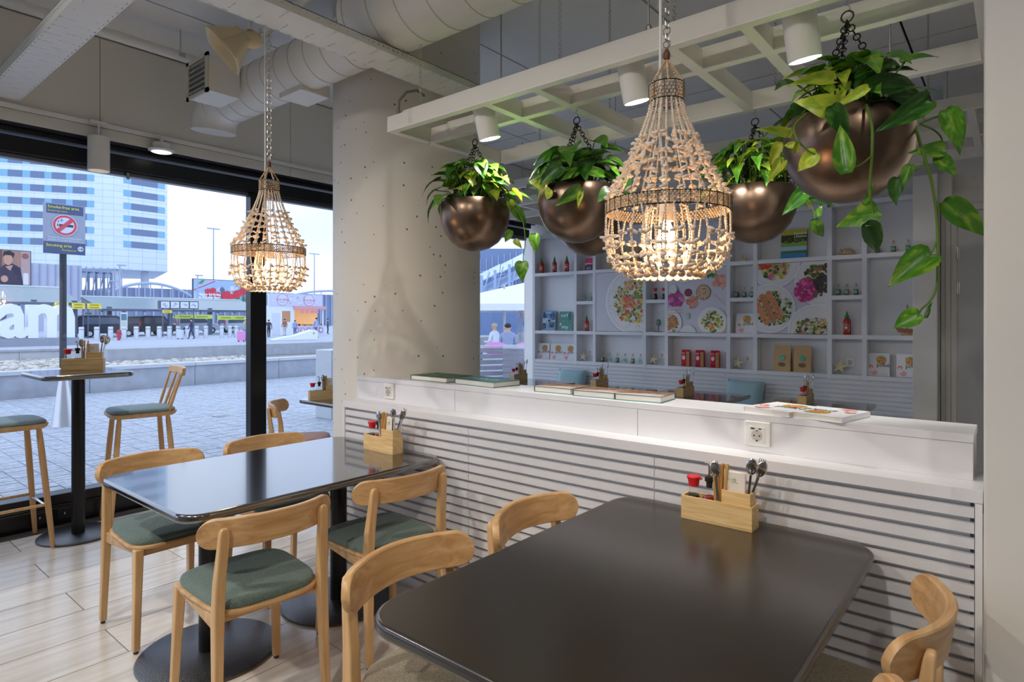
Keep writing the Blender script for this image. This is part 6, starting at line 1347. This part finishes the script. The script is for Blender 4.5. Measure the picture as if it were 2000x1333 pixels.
MB().box((0, -.1, KZ(598)), (KX(629), .15, KZ(575))).build('roof_board', M_letter, t); p = Print(); p.step = .004; W, H = KX(629), KZ(575)-KZ(598); rr_ = random.Random(4); p.rect(0, 0, W, H, srgb(214, 216, 232)); p.blobs(W/2, H/2, W*.46, H*.4, 40, H*.12, [srgb(196, 200, 222), srgb(230, 230, 240), srgb(220, 190, 215)], rr_, (0, 0, W, H))
for u in (.24, .73): p.disc(W*u, H*.5, H*.50, srgb(206, 160, 196), 28); p.disc(W*u, H*.5, H*.45, srgb(222, 226, 240), 28); p.text('Dutch Baking', W*u, H*.42, H*.28, srgb(232, 90, 160), 'CENTER', .012, .72, .2); p.rect(W*u-H*.25, H*.26, W*u+H*.25, H*.30, srgb(150, 160, 190))
p.build('sign_print', t, loc=(0, -.105, KZ(598))); p = Print(); p.step = .004; W, H = KX(632)-KX(573), KZ(637); p.rect(0, H*.1, W, H*.95, srgb(216, 200, 220))
for k in range(5): p.disc(W*(.1+.2*k), H*.5, H*.28, srgb(206, 120, 170) if k % 2 else srgb(120, 120, 160), 16); p.disc(W*(.1+.2*k), H*.5, H*.2, srgb(236, 226, 236), 16)
p.build('counter_print', t, loc=(KX(573), -.005, 0))

# ---------------------------------------------------------------- people
def person(label, loc, rz, h, trousers, top, skin=srgb(214, 170, 146), hair=srgb(60, 44, 36), pose='stand', lean=0.):
    t = thing('person', label, 'person', loc, rz); s = h/1.72
    pn, tp_, sk = (mat('cloth_%d%d%d' % tuple(int(v*999) for v in c), c, .85) for c in (trousers, top, skin))
    V = []; E = []; Rr = []; mats = []
    def v(p, r): V.append(Vector(p)*s); Rr.append(r*s); return len(V)-1
    def e(a, b): E.append((a, b))
    sit = pose == 'sit'; dz = -.42 if sit else 0; st = .22 if pose == 'walk' else .03
    pel = v((0, 0, .92+dz), .15); b1 = v((0, .0+lean*.3, 1.12+dz), .145); b2 = v((0, lean*.7, 1.34+dz), .16); nk = v((0, lean, 1.48+dz), .055); hd_ = v((0, lean+.02, 1.57+dz), .085); ht = v((0, lean+.03, 1.66+dz), .082); e(pel, b1); e(b1, b2); e(b2, nk); e(nk, hd_); e(hd_, ht)
    for q in (-1, 1):
        hp = v((q*.09, 0, .86+dz), .098); e(pel, hp)
        if sit: kn = v((q*.10, .40, .50), .072); an = v((q*.10, .42, .09), .045); to = v((q*.10, .55, .04), .04)
        else: kn = v((q*.10, q*st*.6+.03, .49), .068); an = v((q*.10, q*st-.02, .09), .045); to = v((q*.10, q*st+.13, .035), .038)
        e(hp, kn); e(kn, an); e(an, to)
        sh_ = v((q*.18, lean*.75, 1.40+dz), .065); e(b2, sh_)
        if pose in ('hold', 'sit'): el_ = v((q*.23, lean+.05, 1.13+dz), .048); wr = v((q*.12, lean+.26, 1.12+dz), .036); ha = v((q*.08, lean+.34, 1.14+dz), .04)
        else: el_ = v((q*.25, -q*st*.4, 1.12+dz), .046); wr = v((q*.25, -q*st*.6+.08, .90+dz), .035); ha = v((q*.24, -q*st*.6+.1, .80+dz), .042)
        e(sh_, el_); e(el_, wr); e(wr, ha)
    me = bpy.data.meshes.new('body'); me.from_pydata(V, E, []); o = bpy.data.objects.new('body', me); COL.objects.link(o); o.parent = t
    sm_ = o.modifiers.new('skin', 'SKIN'); 
    for i, sv in enumerate(me.skin_vertices[0].data): sv.radius = (Rr[i], Rr[i]*(.72 if i in (0, 1, 2) else 1.)); sv.use_root = (i == 0)
    su = o.modifiers.new('round', 'SUBSURF'); su.levels = 1; su.render_levels = 1
    # clothing colours by height on the body
    mm, nt_, bs = nmat('clothing'); tcn = nt_.nodes.new('ShaderNodeTexCoord'); sp2 = nt_.nodes.new('ShaderNodeSeparateXYZ'); nt_.links.new(tcn.outputs['Object'], sp2.inputs[0]); rp_ = nt_.nodes.new('ShaderNodeValToRGB'); rp_.color_ramp.interpolation = 'CONSTANT'; dv = nt_.nodes.new('ShaderNodeMath'); dv.operation = 'DIVIDE'; dv.inputs[1].default_value = 2.*s; nt_.links.new(sp2.outputs[2], dv.inputs[0]); nt_.links.new(dv.outputs[0], rp_.inputs[0])
    el0 = rp_.color_ramp.elements; el0[0].position = 0; el0[0].color = (.03, .03, .035, 1); el0[1].position = .04; el0[1].color = (*trousers, 1); x_ = el0.new((.90+dz)/2); x_.color = (*top, 1); x_ = el0.new((1.475+dz)/2); x_.color = (*skin, 1)
    nt_.links.new(rp_.outputs[0], bs.inputs['Base Color']); bs.inputs['Roughness'].default_value = .85; me.materials.append(mm)
    m = MB(); m.ball(Vector((0, lean+.005, 1.665+dz))*s, .105*s, 12, 8, .95, 1.05, .72); m.build('hair', mat('hair_%d%d' % (int(hair[0]*999), int(hair[2]*999)), hair, .7), t, smooth=180)
    m = MB(); m.ball(Vector((0, lean+.105, 1.58+dz))*s, .018*s, 6, 4); 
    for q in (-1, 1): m.ball(Vector((q*.088, lean+.01, 1.575+dz))*s, .022*s, 6, 4, .5, 1, 1.2)
    m.build('face_features', sk, t, smooth=180)
    return t
def ground(px, py): p_ = onz(px, py, GZ); return (p_.x, p_.y, GZ)
person('person in a dark blue outfit walking beside a pale suitcase', ground(374, 663), 2.6, 1.66, srgb(58, 64, 100), srgb(58, 66, 104), hair=srgb(46, 40, 50), pose='walk')
person('person in a beige jacket and pale cap beside a pink suitcase', ground(479, 667), -1.0, 1.68, srgb(130, 140, 190), srgb(188, 184, 160), hair=srgb(226, 220, 206), pose='hold')
person('person in a brown coat at the bakery kiosk window', ground(556, 656), 1.4, 1.62, srgb(200, 190, 190), srgb(160, 110, 90))
person('person bending in a violet jacket at the bakery kiosk', ground(576, 656), 1.0, 1.5, srgb(110, 120, 160), srgb(150, 160, 206), lean=.2)
person('person in a pale blue coat walking past the bakery kiosk', ground(617, 660), -1.2, 1.72, srgb(96, 100, 130), srgb(170, 184, 214), pose='walk', lean=.05)
person('person in dark clothes at the far corner of the bakery kiosk', ground(640, 653), -.6, 1.66, srgb(70, 80, 96), srgb(80, 92, 110))
person('person in black sitting half behind the window mullion', ground(525, 660), 1.2, 1.55, srgb(40, 44, 60), srgb(60, 64, 84), pose='walk')
def suitcase(label, px, py, col):
    t = thing('suitcase', label, 'suitcase', ground(px, py), YAW); m = MB(); m.prism(rrect(-.24, .08, .24, .74, .05, 4), -.14, .14, 'y'); m.build('shell', mat('case_%d' % int(col[0]*999), col, .4), t, bev=.02); m = MB(); m.tube([(-.12, 0, .72), (-.12, 0, 1.0), (.12, 0, 1.0), (.12, 0, .72)], .014, 6); m.build('handle', M_cst, t)
    for q in (-1, 1): m = MB(); m.tube([(q*.18, -.03, .04), (q*.18, .03, .04)], .04, 10); m.build('wheel', M_tyre, t)
suitcase('pink suitcase standing on the plaza', 471, 668, srgb(236, 150, 206)); suitcase('pale suitcase pulled across the plaza', 352, 663, srgb(214, 222, 236))

# ---------------------------------------------------------------- terrace seen past the column
t = thing('parasol', 'wide white parasol over the terrace seen past the column, nearer one', 'parasol', tuple(at(985, 624.5, 22.)-Vector((0, 0, EYE+.02)))); m = MB(); m.tube([(0, 0, 0), (0, 0, 2.7)], .04, 10); m.build('pole', M_steel, t)
def canopy(t, r, z0_, z1_):
    m = MB(); n = 8; vs = [(0, 0, z1_)]+[(r*math.cos(2*PI*k/n+.2), r*math.sin(2*PI*k/n+.2), z0_) for k in range(n)]+[(r*math.cos(2*PI*k/n+.2), r*math.sin(2*PI*k/n+.2), z0_-.22) for k in range(n)]
    m.add(vs, [(0, 1+k, 1+(k+1) % n) for k in range(n)]+[(1+k, 1+(k+1) % n, 1+n+(k+1) % n, 1+n+k) for k in range(n)]); m.build('canopy', mat('parasol_white', srgb(238, 240, 246), .7), t)
canopy(t, 2.6, 1.95, 2.55)
t = thing('parasol', 'wide white parasol over the terrace behind the nearer one', 'parasol', tuple(at(1040, 624.5, 31.)-Vector((0, 0, EYE+.02)))); m = MB(); m.tube([(0, 0, 0), (0, 0, 3.3)], .04, 10); m.build('pole', M_steel, t); canopy(t, 3.4, 2.6, 3.4)
# station-like roof with truss
B = at(1000, 624.5, 52.); t = thing('glass_roof_hall', 'blue-grey glass hall with a slanting white panelled roof behind the terrace', 'building', (B.x, B.y, 0), YAW); k52 = 52/F
def H2(px, py, d=0): return ((px-1000)*k52, d, EYE+(CY-py)*k52)
MB().box(((900-1000)*k52, 6, 0), ((1090-1000)*k52, 12, EYE+(CY-470)*k52)).build('hall_body', mat('hall_dim', srgb(120, 140, 176), .35), t)
for r_ in range(2):
    for k in range(7):
        a, b = 905+k*24, 928+k*24; za = 552-(a-938)*.5+r_*28; zb_ = 552-(b-938)*.5+r_*28
        m = MB(); m.add([H2(a, za, 0), H2(b, zb_, 0), H2(b, zb_-22, 3), H2(a, za-22, 3)], [(0, 1, 2, 3)]); o = m.build('roof_panel', mat('roof_panel_white', srgb(214, 226, 244), .4), t); so = o.modifiers.new('t', 'SOLIDIFY'); so.thickness = .08
for px in (941, 967, 995, 1026):
    m = MB(); a = H2(px, 700, -.3); b = H2(px, 540-(px-938)*.4, -.3); m.tube([a, b], .13, 8); m.tube([H2(px, 580, -.3), H2(px+16, 540-(px+16-938)*.4, -.3)], .06, 6); m.build('pillar', mat('pillar_blue', srgb(170, 190, 220), .5), t)
m = MB()
for k in range(12): m.tube([H2(905+k*13, 595-k*3, 5.9), H2(905+k*13, 500-k*3, 5.9)], .04, 5)
for k in range(5): m.tube([H2(900, 592-k*16, 5.9), H2(1075, 555-k*16, 5.9)], .04, 5)
m.build('window_bars', mat('pillar_blue', (1, 1, 1)), t)
MB().box(((900-1000)*k52, -4, 0), ((1090-1000)*k52, -3.7, 2.4)).build('low_glazing', mat('low_glazing_blue', srgb(110, 130, 168), .2), t)
def tperson(label, px, dist, rz, top, tr, hair, pose, h=1.74, dz=0.): p_ = at(px, 624.5, dist); return person(label, (p_.x, p_.y, -.02+dz), rz, h, tr, top, hair=hair, pose=pose)
tperson('grey-haired person in a pale blue shirt standing on the terrace reading', 1018, 24., YAW-.9, srgb(176, 190, 224), srgb(214, 218, 228), srgb(196, 190, 186), 'hold', 1.78)
tperson('person in a white jacket sitting at the terrace', 966, 20., YAW+1.0, srgb(226, 230, 238), srgb(80, 86, 110), srgb(206, 190, 160), 'sit'); tperson('dark-haired person with a pale scarf sitting at the terrace', 992, 18., YAW, srgb(150, 160, 190), srgb(80, 86, 110), srgb(50, 46, 54), 'sit')
def slat_bench(label, px, dist, w_, rz):
    p_ = at(px, 624.5, dist); t = thing('slatted_bench', label, 'bench', (p_.x, p_.y, -.02), rz); M_bs = mat('bench_slat', srgb(150, 148, 158), .6, vary=.15, vscale=4)
    for k in range(8): MB().box((-w_/2, 0, .1+k*.105), (w_/2, .04, .175+k*.105)).build('back_slat', M_bs, t)
    for k in range(4): MB().box((-w_/2, .06+k*.11, .43), (w_/2, .15+k*.11, .46)).build('seat_slat', M_bs, t)
    for x in (-w_/2+.1, w_/2-.1): MB().box((x-.03, .0, 0), (x+.03, .5, .42)).build('leg', M_cst, t)
    MB().box((-w_/2, -.01, .93), (w_/2, .10, .97)).build('top_board', mat('bench_top', srgb(200, 204, 214), .5), t); return t
slat_bench('slatted terrace bench close to the window past the column', 975, 11.2, 1.5, YAW+.35); slat_bench('slatted terrace bench beside the shelving end past the column', 1030, 10.6, .9, YAW-.3)
for px, lab in ((900, 'pink cushion on the terrace left of the seated people'), (968, 'pink cushion below the person in white on the terrace'), (1030, 'pink cushion beside the standing person on the terrace')):
    p_ = at(px, 624.5, 14.); t = thing('terrace_cushion', lab, 'cushion', (p_.x, p_.y, .62), YAW); m = MB(); m.ball((0, 0, .14), .3, 10, 8, 1, .4, .5); m.build('cushion_cover', mat('cushion_pink', srgb(216, 130, 196), .8), t, smooth=180); m = MB(); m.box((-.3, -.1, -.64), (.3, .3, .02)); m.build('seat_block', mat('cushion_base', srgb(190, 196, 210), .6), t)
